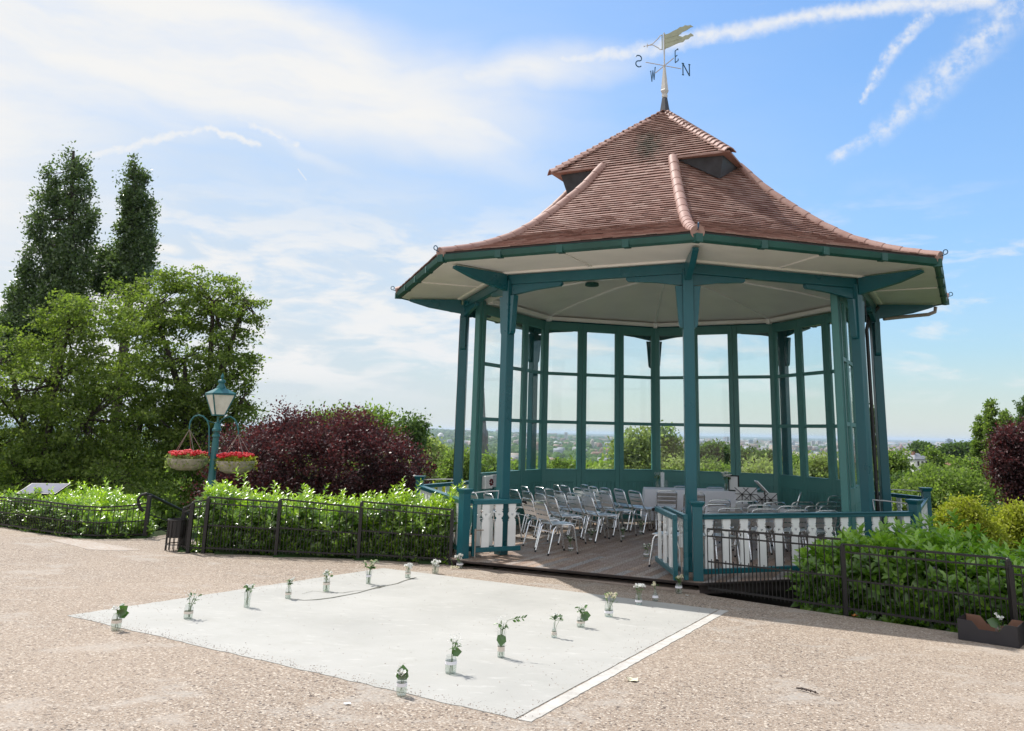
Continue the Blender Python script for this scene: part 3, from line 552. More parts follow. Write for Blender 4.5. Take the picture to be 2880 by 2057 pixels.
for kk_,dx_ in((-2.01,0),(1.02,.02)):
    mb=MB(); mb.tube([lv(kk_,RP+.10,z)+Vector((dx_,-.02+.012*math.sin(z*5),0)) for z in (4.1,3.4,2.8,2.2,1.7,1.2,.9)],.007,5); mb.build('wire',M['black'],BS,True)
# roof
HIP=[(5.40,4.56),(4.90,4.69),(4.43,4.85),(3.92,5.08),(3.41,5.40),(2.92,5.77),(2.32,6.26),(1.86,6.745)]
PA=[(r*.92388,z) for r,z in HIP]; PA_A=PA+[(1.30,7.17),(.86,7.60),(.42,8.01),(.0,8.40)]
def resample(pts,step):
    out=[]; acc=0; seg=[(Vector(p),Vector(q)) for p,q in zip(pts,pts[1:])]; tot=sum((q-p).length for p,q in seg); nn=int(round(tot/step)); 
    for i in range(nn+1):
        d=tot*i/nn
        for p,q in seg:
            l=(q-p).length
            if d<=l+1e-9: out.append(p.lerp(q,min(1,d/l))); break
            d-=l
    return out
def face_rows(mb,at,mid,typ):
    be=mid*PI/4; n_=Vector((math.sin(be),-math.cos(be),0)); t_=Vector((math.cos(be),math.sin(be),0)); Z=Vector((0,0,1))
    pts=resample(PA_A if typ=='A' else PA[:-1]+[(1.86*.924-.06,6.77)],.094)
    for i in range(len(pts)-1):
        p,q=pts[i],pts[i+1]; d=(q-p).normalized(); nr=Vector((-d.y,d.x)) 
        if nr.y<0: nr=-nr
        up_=typ=='A' and p.y>6.74
        wb=p.x*(1. if up_ else T8); wt=q.x*(1. if up_ else T8)
        if up_: wb+=.05; wt=wb
        if wb<.02: continue
        off=(.0825 if i%2 else 0)+random.uniform(-.01,.01); s=-math.ceil(wb/.165)*.165-off-.165
        while s<wb:
            e=s+.1635; a0,a1=max(s,-wb),min(e,wb); b0,b1=max(s,-wt),min(e,wt)
            if a1-a0>.004:
                if b1<b0: b0=b1=(b0+b1)/2 if up_ else max(-wt,min(wt,(a0+a1)/2))
                h=.034+random.uniform(-.002,.004)+(.006 if up_ else 0); h2=h+random.uniform(-.003,.003)
                def P(c,x,hh): rr_=c.x+nr.x*hh; zz=c.y+nr.y*hh; return n_*rr_+t_*x+Z*zz
                pb=p-d*.012
                vs=[P(pb,a0,h),P(pb,a1,h2),P(q,b1,.010),P(q,b0,.010),P(pb,a0,h-.016),P(pb,a1,h2-.016),P(q,b1,-.004),P(q,b0,-.004)]
                f0=len(mb.f); mb.add(vs,[(0,1,2,3),(4,5,1,0),(4,0,3,7),(1,5,6,2)]); at+=[random.random()]*4
            s+=.165
        # underlay
        f0=len(mb.f); mb.add([P(p,-wb+.0,-.008),P(p,wb,-.008),P(q,wt,-.008),P(q,-wt,-.008)],[(0,1,2,3)]); at.append(0.)
mb=MB(); at=[]; 
for i in range(8):
    mid=-3.5+i; face_rows(mb,at,mid,'A' if i%2==1 else 'B')
me=bpy.data.meshes.new('roof'); me.from_pydata(mb.v,[],mb.f); me.materials.append(M['tile']); a_=me.attributes.new('v','FLOAT','FACE'); a_.data.foreach_set('value',at)
roof=bpy.data.objects.new('roof',me); COL.objects.link(roof); roof.parent=BS
# eave thickness band under the lowest course
mb=MB(); ring(mb,[(5.24,4.50),(5.37,4.515),(5.405,4.545),(5.40,4.575),(5.2,4.60)]); mb.build('tile_kick',M['dark'],roof)
# square cap overhang: soffit boards and lead cheeks at the four gablets
for mid in(.5,2.5,-1.5,-3.5):
    be=mid*PI/4; n_=Vector((math.sin(be),-math.cos(be),0)); t_=Vector((math.cos(be),math.sin(be),0)); Z=Vector((0,0,1)); zc=6.755; ap=1.86*.924
    cn=n_*(ap*1.414+.05); l_=n_*(ap)+t_*(-ap*T8-.06); r_=n_*(ap)+t_*(ap*T8+.06); inn_=n_*(ap-.5)
    mb=MB(); mb.add([cn+Z*zc,l_+Z*zc,inn_+t_*-.7+Z*zc,inn_+t_*.7+Z*zc,r_+Z*zc]+[cn+Z*(zc+.035),l_+Z*(zc+.035),inn_+t_*-.7+Z*(zc+.035),inn_+t_*.7+Z*(zc+.035),r_+Z*(zc+.035)],[(0,4,3,2,1),(5,6,7,8,9),(0,1,6,5),(0,5,9,4)]); mb.build('gablet_eave',M['ridge'],roof)
    mb=MB(); tip=n_*(ap*1.36); l2=n_*(ap+.02)+t_*(-.62); r2=n_*(ap+.02)+t_*(.62); bt=n_*(ap+.40)+Z*6.36
    mb.add([tip*.97+Z*(zc-.004),l2+Z*(zc-.004),r2+Z*(zc-.004),bt,n_*(ap-.1)+Z*6.6],[(0,3,1),(0,2,3),(1,3,4),(2,4,3),(0,1,2)]); mb.build('gablet_cheek',M['lead'],roof)
# hip ridges
for k in range(8):
    hp=resample([(r,z) for r,z in HIP[:-1]]+[(1.80,6.80)],.31); mb=MB()
    for i in range(len(hp)-1):
        p,q=hp[i],hp[i+1]; ex=(q-p)*.06; a_=k*PI/4; n_=Vector((math.sin(a_),-math.cos(a_),0)); f=lambda c,dz=0:n_*c.x+Vector((0,0,c.y+dz))
        mb.tube([f(p-ex*.35,.002),f(p.lerp(q,.5),.0),f(q+ex*.2,-.002)],[.098,.0955,.093],14)
    mb.build('hip_ridge',M['ridge'],roof,True)
    mb=MB(); c0=n_*5.43+Vector((0,0,4.585)); pts=[c0+n_*.0]
    for j in range(11): b=-PI*.5+j*.55; pts.append(c0+n_*(.06+.035*math.cos(b))+Vector((0,0,.05+.035*math.sin(b))))
    mb.tube(pts,.008,5); mb.build('hip_iron',M['letter'],roof,True)
# bonnet tiles stepping down the four upper hips
for mid in(.5,2.5,-1.5,-3.5):
    be=mid*PI/4; n_=Vector((math.sin(be),-math.cos(be),0)); p_=n_*(1.86*.924*1.414+.02)+Vector((0,0,6.80)); q_=Vector((0,0,8.41)); nn_=19; mb=MB()
    for i in range(nn_):
        a0=p_.lerp(q_,i/nn_); a1=p_.lerp(q_,min(1,(i+1.25)/nn_)); lo=a0+n_*.055+Vector((0,0,.035)); hi=a1+Vector((0,0,.015)); d=(hi-lo).normalized(); sd=d.cross(Vector((0,0,1))).normalized(); w=.12 if i<nn_-3 else .07
        vs=[]
        for c0 in(lo,hi):
            for s_,dz in((-w,-.07),(-w*.5,-.012),(0,.012),(w*.5,-.012),(w,-.07)): vs.append(c0+sd*s_+Vector((0,0,dz)))
        vs+=[v_-Vector((0,0,.022)) for v_ in vs]
        fs=[(j,j+1,6+j,5+j) for j in range(4)]+[(10+j,15+j,16+j,11+j) for j in range(4)]+[(j,10+j,11+j,j+1) for j in range(4)]+[(0,5,15,10),(4,14,19,9)]
        mb.add(vs,fs)
    mb.build('bonnet_tiles',M['ridge'],roof)
# weather vane on the apex
mb=MB(); mb.lathe([(.115,8.30),(.10,8.42),(.055,8.70),(.05,8.71)],4); mb.build('vane_base',M['lead'],BS)
mb=MB(); mb.lathe([(.055,8.71),(.062,8.74),(.055,8.80),(.075,8.84),(.085,8.87),(.075,8.89),(.022,9.42)],4); mb.tube([(0,0,9.4),(0,0,10.18)],.014,8)
vane=mb.build('weather_vane',M['vane'],BS)
ca=R_(90-69.5)-TH*1.0   # world heading of the N arm expressed in the local frame
Nd=Vector((math.cos(ca),math.sin(ca),0)); Ed=Vector((Nd.y,-Nd.x,0)); zA=9.43
mb=MB(); mb.tube([-Nd*.44+Vector((0,0,zA)),Nd*.40+Vector((0,0,zA))],.009,6); mb.tube([-Ed*.40+Vector((0,0,zA)),Ed*.40+Vector((0,0,zA))],.011,6); mb.build('vane_arms',M['vane'],vane,True)
def letter(strokes,o,ax,s,r=.011):
    mb=MB()
    for st_ in strokes:
        pts=[o+ax*(x*s)+Vector((0,0,z*s)) for x,z in st_]
        mb.tube(pts,r,5)
    mb.build('vane_letter',M['letter'],vane,True)
Sp=[(.26*math.cos(b)+.0,.5+.24+.24*math.sin(b)) for b in [R_(x) for x in range(20,275,25)]]+[(.26*math.cos(b),.26+.26*math.sin(b)-.02) for b in [R_(x) for x in range(80,-165,-25)]]
Zv=Vector((0,0,1)); SZ=.26
letter([[(-x,z) for x,z in Sp]],-Nd*.60+Zv*(zA-.13),Nd,SZ,.013)
letter([[(-.3,0),(-.3,1)],[(-.3,1),(.3,0)],[(.3,0),(.3,1)],[(-.38,0),(-.22,0)],[(-.40,1),(-.2,1)],[(.22,1),(.38,1)]],Nd*.52+Zv*(zA-.13),Nd,SZ,.013)
letter([[(-.2,0),(-.2,1)],[(-.2,1),(.25,1),(.25,.88)],[(-.2,.5),(.12,.5)],[(-.2,0),(.27,0),(.27,.14)]],Ed*.52+Zv*(zA-.13),Ed,SZ)
letter([[(-.4,1),(-.2,0),(0,.9),(.2,0),(.4,1)],[(-.46,1),(-.34,1)],[(.34,1),(.46,1)]],-Ed*.52+Zv*(zA-.13),Ed,SZ)
fa=math.atan2(-.60,1.0)-TH; fd=Vector((math.cos(fa),math.sin(fa),0))
top=[(.02,.30),(.12,.31),(.22,.345),(.30,.36),(.36,.395),(.42,.385),(.48,.41),(.54,.385),(.60,.385),(.66,.33)]
mid_=[(.60,.33),(.54,.30),(.48,.28),(.42,.27),(.36,.24),(.32,.20),(.36,.19),(.42,.155),(.48,.18),(.54,.17),(.60,.20),(.655,.15),(.66,.12)]
bot=[(.60,.125),(.54,.08),(.48,.085),(.42,.04),(.34,.045),(.26,.03),(.18,.01),(.10,-.01),(.02,-.02)]
mb=MB(); Mf=Matrix.Translation((0,0,9.83))@Matrix.Rotation(fa,4,'Z'); mb.prism(top+mid_+bot,-.006,.006,M=Mf)
for zz in(.10,.20): mb.tube([Mf@Vector((.03,-.008,zz)),Mf@Vector((.40,-.008,zz+.03))],.004,4)
for x_ in(-.045,.02): mb.tube([Mf@Vector((x_,0,-.03)),Mf@Vector((x_,0,.32))],.012,6)
mb.build('vane_flag',M['brass'],vane)
mb=MB()
for sg,z0 in((1,.31),(-1,-.02)):
    pts=[(-.045,z0),(-.10,z0-sg*.01),(-.13,z0-sg*.05),(-.20,.145+sg*.06),(-.26,.145+sg*.015),(-.36,.145)]; mb.tube([Mf@Vector((x_,0,z_)) for x_,z_ in pts],.010,6)
mb.tube([Mf@Vector((-.36,0,.145)),Mf@Vector((-.46,0,.145))],[.012,.002],6); mb.tube([Mf@Vector((-.395,0,.09)),Mf@Vector((-.385,0,.145)),Mf@Vector((-.395,0,.20))],[.003,.014,.003],6); mb.lathe([(.001,-.018),(.018,0),(.001,.018)],8,Mf@Vector((-.46,0,.145)))
mb.build('vane_pointer',M['vane'],vane,True)
# balustrade
def bal_outline(w=.062,z0=.145,z1=.768):
    h=[(w*.98,z1),(w*.98,.700),(w*.80,.695),(w*.80,.682),(w*1.04,.676),(w*.86,.664)]
    for j in range(9): b=R_(58-j*14.5); h.append((.064*math.cos(b)*1.03,.615+.060*math.sin(b)))
    h+=[(w*.62,.556),(w*.66,.545),(w*.95,.535),(w*.80,.522),(w*1.0,.505),(w*1.02,z0)]
    return h+[(-x,z) for x,z in reversed(h)]
def heart(c=.615,s=.022): 
    out=[]
    for j in range(18): b=2*PI*j/18; out.append((s*math.sin(b)**3*.95,c+s*(.8125*math.cos(b)-.3125*math.cos(2*b)-.125*math.cos(3*b)-.0625*math.cos(4*b))))
    return out
mbb=MB(); mbb.prism(bal_outline(),-.014,.014,[heart()]); bal_me=mbb.build('baluster',M['white'],None); balmesh=bal_me.data; bpy.data.objects.remove(bal_me)
def put(mesh,name,Mx,parent):
    o=bpy.data.objects.new(name,mesh); COL.objects.link(o); o.parent=parent; o.matrix_local=Mx; return o
nm=MB(); nm.box(-.065,.065,-.065,.065,0,.93); nm.add([(-.065,-.065,.93),(.065,-.065,.93),(.065,.065,.93),(-.065,.065,.93),(-.098,-.098,.985),(.098,-.098,.985),(.098,.098,.985),(-.098,.098,.985)],[(0,1,5,4),(1,2,6,5),(2,3,7,6),(3,0,4,7)]); nm.box(-.098,.098,-.098,.098,.985,1.0); no=nm.build('newel_post',M['teal'],None,bevel=.004); nmesh=no.data; bpy.data.objects.remove(no)
for k in range(8):
    o=put(nmesh,'newel_post',Matrix.Translation(lv(k,RR_))@Matrix.Rotation(k*PI/4,4,'Z'),BS)
    mb=MB(); mb.tube([lv(k,RR_-.06,.93),lv(k,RP+.30,.95),lv(k,RP+.08,.95)],.009,6); mb.tube([lv(k,RP+.08,.95),lv(k,RP+.10,.80)],.009,6); mb.build('tie_bar',M['grey'],BS,True)
def railing(k0,k1,nb=13):
    Ms,L=side(k0,k1,RR_); mb=MB(); mb.box(.07,L-.07,-.035,.035,.768,.815); mb.box(.07,L-.07,-.05,.05,.816,.835); mb.box(.07,L-.07,-.035,.035,.075,.144); mb.v=[tuple(Ms@Vector(q)) for q in mb.v]
    r=mb.build('railing',M['teal'],BS,bevel=.005); 
    for i in range(nb): put(balmesh,'baluster',Ms@Matrix.Translation(((L-.06)*(i+.5)/nb+.03+.08*(i-nb/2)/nb*0,-.0,0)),r)
for k0 in(0,1,2,3,4,5,6): railing(k0,k0+1)
# folding gate leaves
def toloc(w): dx,dy=w.x-CX,w.y-CY; return Vector((dx*math.cos(-TH)-dy*math.sin(-TH),dx*math.sin(-TH)+dy*math.cos(-TH),0))
def leaf(p,q,stile,nb=3,bolt=False):
    d=(q-p).normalized(); L=(q-p).length; nrm=Vector((-d.y,d.x,0)); Ms=Matrix(((d.x,nrm.x,0,p.x),(d.y,nrm.y,0,p.y),(0,0,1,0),(0,0,0,1)))
    mb=MB(); mb.box(0,L,-.03,.03,.768,.835); mb.box(0,L,-.03,.03,.075,.144)
    if stile>=0: xs=(0,.06) if stile==0 else (L-.06,L); mb.box(*xs,-.028,.028,.02,.767)
    mb.v=[tuple(Ms@Vector(v_)) for v_ in mb.v]; g=mb.build('gate_leaf',M['teal'],BS,bevel=.005)
    for i in range(nb): put(balmesh,'baluster',Ms@Matrix.Translation(((.10 if stile==0 else .02)+(L-.14)*(i+.5)/nb,0,0)),g)
    mb=MB(); e=L if stile==0 else 0
    mb.tube([Ms@Vector((e,-.04,.80)),Ms@Vector((e+(.05 if stile==0 else -.05),-.05,.79)),Ms@Vector((e+(.07 if stile==0 else -.07),-.04,.77))],.018,6); mb.build('gate_latch',M['black'],g,True)
    if bolt:
        bx=.03 if stile==0 else L-.03; mb=MB(); mb.tube([Ms@Vector((bx,-.055,-.03 if False else .0)),Ms@Vector((bx,-.055,.40))],.010,6); mb.tube([Ms@Vector((bx,-.055,.24)),Ms@Vector((bx,-.055,.42))],.017,6); mb.tube([Ms@Vector((bx,-.055,.40)),Ms@Vector((bx+(.13 if stile==0 else -.13),-.06,.40))],.008,6); mb.build('drop_bolt',M['pipe'],g,True)
a0=toloc(zp(1326,1556,.19)); a1=toloc(zp(1462,1549,.19)); leaf(a0,a1,0,3,True)
dn=(a1-a0).normalized(); nn_=Vector((-dn.y,dn.x,0)); leaf(a0+nn_*.16-dn*.07,a1+nn_*.14-dn*.12,0,3)
b0=toloc(zp(1873,1577,.19)); b1=toloc(zp(1931,1621,.19)); leaf(b0,b1,1,3,True)
dn=(b1-b0).normalized(); nn_=Vector((-dn.y,dn.x,0)); leaf(b0-nn_*.15+dn*.10,b1-nn_*.15+dn*.04,1,3)
# ------------------------------------------------------------------ FENCES
bm_=MB(); bm_.tube([(0,0,0),(0,0,1)],.0065,6); o=bm_.build('upright_bar',M['black'],None,True); BAR=o.data; bpy.data.objects.remove(o)
def fence(name,label,cat,pts,group=None,posts=True,sp=.105,post_w=.05,short=True):
    """pts: list of (base uv, top uv) ; one thing made of rails, posts and bars"""
    P3=[gp(*b) for b,t_ in pts]; H=[yp(t_[0],t_[1],p.y).z-p.z for p,(b,t_) in zip(P3,pts)]
    root=empty(name,P3[0]); tag(root,label,cat,group); o0=P3[0]; loc=[p-o0 for p in P3]
    for f0,r in((1.,.010),(.89,.008),(.50,.008),(.10,.010)):
        mb=MB(); 
        for p,q,h0,h1 in zip(loc,loc[1:],H,H[1:]): mb.obox(p+Vector((0,0,h0*f0)),q+Vector((0,0,h1*f0)),r*1.2,r*2.4)
        mb.build('rail',M['black'],root)
    if posts:
        for i,(p,h) in enumerate(zip(loc,H)):
            if posts=='first' and i==len(loc)-1: continue
            mb=MB(); mb.box(p.x-post_w/2,p.x+post_w/2,p.y-post_w/2,p.y+post_w/2,p.z-.25,p.z+h*.97); mb.lathe([(post_w*.5,0),(post_w*.45,.02),(.005,.035)],8,(p.x,p.y,p.z+h*.97)); mb.build('fence_post',M['black'],root)
    for p,q,h0,h1 in zip(loc,loc[1:],H,H[1:]):
        L=(q-p).length; nn=max(1,int(round(L/sp))); 
        for i in range(nn):
            for half in((0,.5) if short else (0,)):
                s=(i+half)/nn; c=p.lerp(q,s); h=(h0*(1-s)+h1*s)*(1. if half==0 else .54)
                b=bpy.data.objects.new('upright_bar' if half==0 else 'short_bar',BAR); COL.objects.link(b); b.parent=root; b.location=c+Vector((0,0,.045)); b.scale=(1,1,h-.045); b.rotation_euler=(random.gauss(0,.004),random.gauss(0,.004),0)
    return root
gl='black metal railing panels in front of the left laurel hedge'
fence('metal_fence','black metal fence panel at the lamp post end of the left laurel hedge','fence',[((571,1557),(574.8,1398)),((774,1566),(773,1413))],gl,'first')
fence('metal_fence','middle black metal fence panel in front of the left laurel hedge','fence',[((775,1566),(777.4,1404)),((1005,1575),(1007,1428))],gl,'first')
fence('metal_fence','black metal fence panel in front of the brown board, next to the bandstand step','fence',[((1007,1575),(1009,1411)),((1266,1589),(1271,1434))],gl)
fence('metal_fence','short black metal fence panel turning the corner at the lamp post','fence',[((528,1556),(535,1413)),((570,1556),(573,1406))],gl,'first')
fence('metal_fence','narrow black metal fence panel beside the opening to the steps','fence',[((506,1546),(512,1428)),((526,1556),(533,1416))],gl,'first')
gr='black metal railing panels in front of the right laurel hedge'
fence('metal_fence','black metal fence panel meeting the near corner of the bandstand deck','fence',[((1993,1673),(1993,1488)),((2376,1731),(2370,1517))],gr,False)
fence('metal_fence','long black metal fence panel with the cardboard tray against its foot','fence',[((2379,1731),(2374,1531)),((2856,1803),(2852,1572))],gr)
fence('metal_fence','black metal fence panel cut off by the right edge of the photo','fence',[((2860,1804),(2858,1592)),((3240,1861),(3236,1640))],gr,'first')
fence('curved_fence','low curved black metal fence round the far left laurel hedge','fence',[((-60,1474),(-60,1396)),((40,1489),(40,1402)),((91,1498),(92,1408)),((150,1506),(150,1416)),((206,1512),(206,1423)),((274,1515.5),(274,1427)),((330,1515),(330,1424)),((366,1514),(366,1421)),((402,1513),(404,1416))],None,False,.11)
# round guard at the fence end
p=gp(493,1549); r0=empty('slatted_guard',p); tag(r0,'small round black slatted metal guard at the end of the fence by the steps','guard')
mb=MB(); mb.tube([(.15*math.cos(a*.3),.15*math.sin(a*.3),.46) for a in range(22)],.012,6); mb.build('rim',M['black'],r0,True)
mb=MB(); mb.tube([(.15*math.cos(a*.3),.15*math.sin(a*.3),.10) for a in range(22)],.008,6); mb.build('lower_ring',M['black'],r0,True)
mb=MB(); mb.lathe([(.145,.20),(.148,.45)],20,cap=False); mb.build('sheet_panel',M['black'],r0)
for i in range(14):
    a=i*2*PI/14; b=bpy.data.objects.new('upright_bar',BAR); COL.objects.link(b); b.parent=r0; b.location=(.15*math.cos(a),.15*math.sin(a),0); b.scale=(1,1,.46)
# handrail for the steps
p0=gp(407,1513); r0=empty('handrail',p0); tag(r0,'black tubular handrail with a looped end leading down the steps','handrail')
Pn=lambda u,v,y=0: yp(u,v,p0.y+y)-p0
mb=MB(); mb.tube([Pn(404,1438),Pn(396,1432),Pn(389,1416),Pn(389,1403),Pn(397,1393),Pn(411,1389.5),Pn(425,1394,.15),Pn(503,1432,1.0),Pn(560,1462,1.7)],.026,10); mb.build('top_rail',M['black'],r0,True)
mb=MB(); mb.box(-.03,.03,-.03,.03,-.2,Pn(411,1394).z); mb.build('post',M['black'],r0)
for a_,b_ in(((412,1444),(487,1471)),((410,1473),(487,1503))):
    mb=MB(); mb.tube([Pn(*a_),Pn(b_[0],b_[1],.9)],.010,6); mb.build('lower_rail',M['black'],r0,True)
# information board
p=gp(52,1491); p=Vector((p.x,p.y+.55,T(p.x,p.y+.55))); r0=empty('information_board',p,R_(8)); tag(r0,'sloping grey information board on two black legs at the far left hedge','information board')
tz=yp(45,1371,p.y).z-p.z
mb=MB(); mb.add([(-.36,-.19,tz-.09),(.31,-.19,tz-.09),(.40,.19,tz+.07),(-.27,.19,tz+.07),(-.36,-.19,tz-.12),(.31,-.19,tz-.12),(.40,.19,tz+.04),(-.27,.19,tz+.04)],[(0,1,2,3),(7,6,5,4),(0,4,5,1),(1,5,6,2),(2,6,7,3),(3,7,4,0)]); mb.build('panel',M['black'],r0)
mb=MB(); mb.add([(-.335,-.17,tz-.078),(.295,-.17,tz-.078),(.375,.17,tz+.066),(-.255,.17,tz+.066)],[(0,1,2,3)]); mb.build('panel_face',paint('glossy grey panel print',(.16,.165,.22),.08,.7,2.,spec=.2),r0)
for x in(-.18,.2): mb=MB(); mb.box(x-.02,x+.02,-.02,.02,0,tz-.05); mb.build('leg',M['black'],r0)
# brown board in a metal hoop frame behind the fence
p=gp(1222,1583); p=Vector((p.x,p.y+.32,G(p.x,p.y)-.1)); r0=empty('framed_board',p,R_(-6)); tag(r0,'brown board in a rounded metal frame standing behind the left fence beside the deck','board')
k=lambda u,v: (yp(u,v,p.y)-p)
mb=MB(); mb.tube([k(1189,1580),k(1190,1500),k(1193,1465),k(1199,1457),k(1212,1456),k(1226,1459),k(1235,1470),k(1240,1510),k(1243,1584)],.016,8); mb.build('frame',M['pipe'],r0,True)
q=[k(1195,1505),k(1237,1511),k(1239,1552),k(1195,1546)]; mb=MB(); mb.add([v+Vector((0,.0,0)) for v in q]+[v+Vector((0,.02,0)) for v in q],[(0,1,2,3),(7,6,5,4),(0,4,5,1),(1,5,6,2),(2,6,7,3),(3,7,4,0)]); mb.build('board',M['sandstone'],r0)
mb=MB(); mb.obox(k(1194,1506),k(1238,1512),.03,.02); mb.build('top_edge',M['white'],r0)
# ------------------------------------------------------------------ STREET LAMP AND BASKETS
ly=16.4; lb=yp(596,1420,ly); lz=T(lb.x,ly); lt=yp(612,1190,ly); r0=empty('street_lamp',(lt.x,ly,0)); tag(r0,'green Victorian style lamp post with a cream glazed lantern and two hanging basket hooks','street lamp')
zz=lambda v: yp(612,v,ly).z
z_r=zz(1191); mb=MB(); mb.lathe([(.10,lz),(.10,lz+.5),(.075,lz+.55),(.062,zz(1260)),(.056,zz(1231)),(.07,zz(1229)),(.07,zz(1225)),(.055,zz(1222)),(.06,zz(1216)),(.085,zz(1212)),(.085,zz(1207)),(.06,zz(1203)),(.055,zz(1195)),(.045,zz(1191)),(.02,zz(1188)),(.02,zz(1172))],16); mb.build('post',M['lamp'],r0,True)
zb,zt=zz(1168),zz(1110); wt_,wb_=.205,.085
mb=MB(); vs=[(-wb_,-wb_,zb),(wb_,-wb_,zb),(wb_,wb_,zb),(-wb_,wb_,zb),(-wt_,-wt_,zt),(wt_,-wt_,zt),(wt_,wt_,zt),(-wt_,wt_,zt)]
RZ=Matrix.Rotation(R_(40),4,'Z'); vs=[tuple(RZ@Vector(v)) for v in vs]
for i in range(4):
    mb=MB(); c0,c1,c2,c3=[Vector(vs[j]) for j in(i,(i+1)%4,4+(i+1)%4,4+i)]; mb.add([c0*.995,c1*.995,c2*.995,c3*.995],[(0,1,2,3)]); mb.build('lantern_pane',M['lampglass'],r0)
mb=MB()
for i in range(4):
    c0,c3=Vector(vs[i]),Vector(vs[4+i]); mb.obox(c0,c3,.022,.022); mb.obox(Vector(vs[4+i]),Vector(vs[4+(i+1)%4]),.03,.025); mb.obox(Vector(vs[i]),Vector(vs[(i+1)%4]),.024,.024)
mb.build('lantern_frame',M['lamp'],r0)
mb=MB(); w1=.222; z1=zz(1107); z2=zz(1092); vs2=[RZ@Vector(v) for v in [(-w1,-w1,z1),(w1,-w1,z1),(w1,w1,z1),(-w1,w1,z1),(-.07,-.07,z2),(.07,-.07,z2),(.07,.07,z2),(-.07,.07,z2)]]; mb.add(vs2,[(0,1,5,4),(1,2,6,5),(2,3,7,6),(3,0,4,7),(3,2,1,0),(4,5,6,7)])
cap=mb.build('lantern_roof',M['lamp'],r0)
mb=MB(); mb.lathe([(.085,z2-.004),(.085,z2+.02),(.055,zz(1083)),(.05,zz(1078)),(.07,zz(1076)),(.07,zz(1070)),(.045,zz(1068)),(.02,zz(1067)),(.02,zz(1064)),(.032,zz(1060)),(.012,zz(1053)),(.003,zz(1049))],14); mb.build('finial',M['lamp'],cap,True)
K=lambda u,v: Vector((yp(u,v,ly).x-lt.x,0,yp(u,v,ly).z))
for pts in([(588,1282),(588,1200),(583,1183),(572,1172),(559,1168),(546,1172),(536,1185),(533,1200),(532.5,1208)],[(610,1275),(615,1200),(621,1184),(633,1175),(648,1172),(660,1180),(668,1196),(670.5,1212),(670.5,1222)]):
    mb=MB(); mb.tube([K(*q) for q in pts],.014,8); mb.tube([K(*pts[2]),K(603,1190)],.008,5); mb.tube([K(*pts[0]),K(603,1275)],.010,5); mb.build('basket_hook',M['lamp'],r0,True)
def basket(u,vtop,vrim,vbot,hu,hv,label,seed):
    rg=random.Random(seed); c=yp(u,vrim,ly); bz=yp(u,vbot,ly).z-c.z; r=.335; root=empty('hanging_basket',c); tag(root,label,'hanging basket','hanging baskets on the lamp post')
    mb=MB(); n=40; prof=[(r,0),(r*1.03,bz*.12),(r*.96,bz*.45),(r*.80,bz*.78),(r*.5,bz*.97),(.0001,bz)]
    vs=[(ra*(1+.05*math.sin(k*PI)+rg.uniform(-.02,.02))*math.cos(2*PI*k/n),ra*(1+.05*(k%2))*math.sin(2*PI*k/n),z+rg.uniform(-.006,.006)) for ra,z in prof for k in range(n)]
    mb.add(vs,[(i*n+k,i*n+(k+1)%n,(i+1)*n+(k+1)%n,(i+1)*n+k) for i in range(len(prof)-1) for k in range(n)]); b=mb.build('basket_bowl',M['basket'],root)
    mb=MB(); mb.tube([((r+.01)*math.cos(a*.3),(r+.01)*math.sin(a*.3),.0) for a in range(22)],.01,6); mb.build('rim',M['basket'],b,True)
    hk=yp(hu,hv,ly)-c
    mb=MB()
    for k in range(5): a=k*2*PI/5+.5; mb.tube([(hk.x,hk.y,hk.z),(r*.95*math.cos(a),r*.95*math.sin(a),.02)],.0045,4)
    mb.build('chains',M['pipe'],root)
    mb=MB()
    for i in range(150):
        a=rg.uniform(0,2*PI); q=math.sqrt(rg.random())*r*1.0; z=.07+.05*rg.random()+.05*(1-q/r); x,y=q*math.cos(a),q*math.sin(a)
        for j in range(4): mb.lathe([(.003,-.012),(.022,-.002),(.018,.010),(.003,.014)],5,(x+rg.uniform(-.02,.02),y+rg.uniform(-.02,.02),z+rg.uniform(-.015,.015)))
    mb.build('red_flowers',M['redpetal'],root)
    Pn_=[];Dn=[]
    g=np.random.default_rng(seed); m=1600; a=g.uniform(0,2*PI,m); q=np.sqrt(g.random(m))*r*1.12; P_=np.stack([q*np.cos(a),q*np.sin(a),g.uniform(-.02,.09,m)-np.where(q>r,g.uniform(0,.16,m),0)],1)
    V_,F2=leafquads(P_,g.normal(size=(m,3))+[0,0,.3],g.normal(size=(m,3)),g.uniform(.03,.06,m),.5); npmesh('foliage',V_,F2,M['l_yellow' if seed%2 else 'l_pale'],root,np.repeat(g.random(m),1))
def nrm(a): return a/np.maximum(np.linalg.norm(a,axis=1,keepdims=True),1e-9)
def leafquads(P_,D_,N_,L,wr):
    D_=nrm(np.asarray(D_,float)); Sd=nrm(np.cross(D_,N_)); Nn=np.cross(Sd,D_); L=np.asarray(L)[:,None]; w=L*wr/2
    b=P_; t_=P_+D_*L-Nn*L*.06; l=P_+D_*L*.45+Sd*w+Nn*L*.05; r=P_+D_*L*.45-Sd*w+Nn*L*.05
    V_=np.stack([b,l,t_,r],1).reshape(-1,3); n=len(P_); return V_,np.arange(n*4).reshape(n,4)
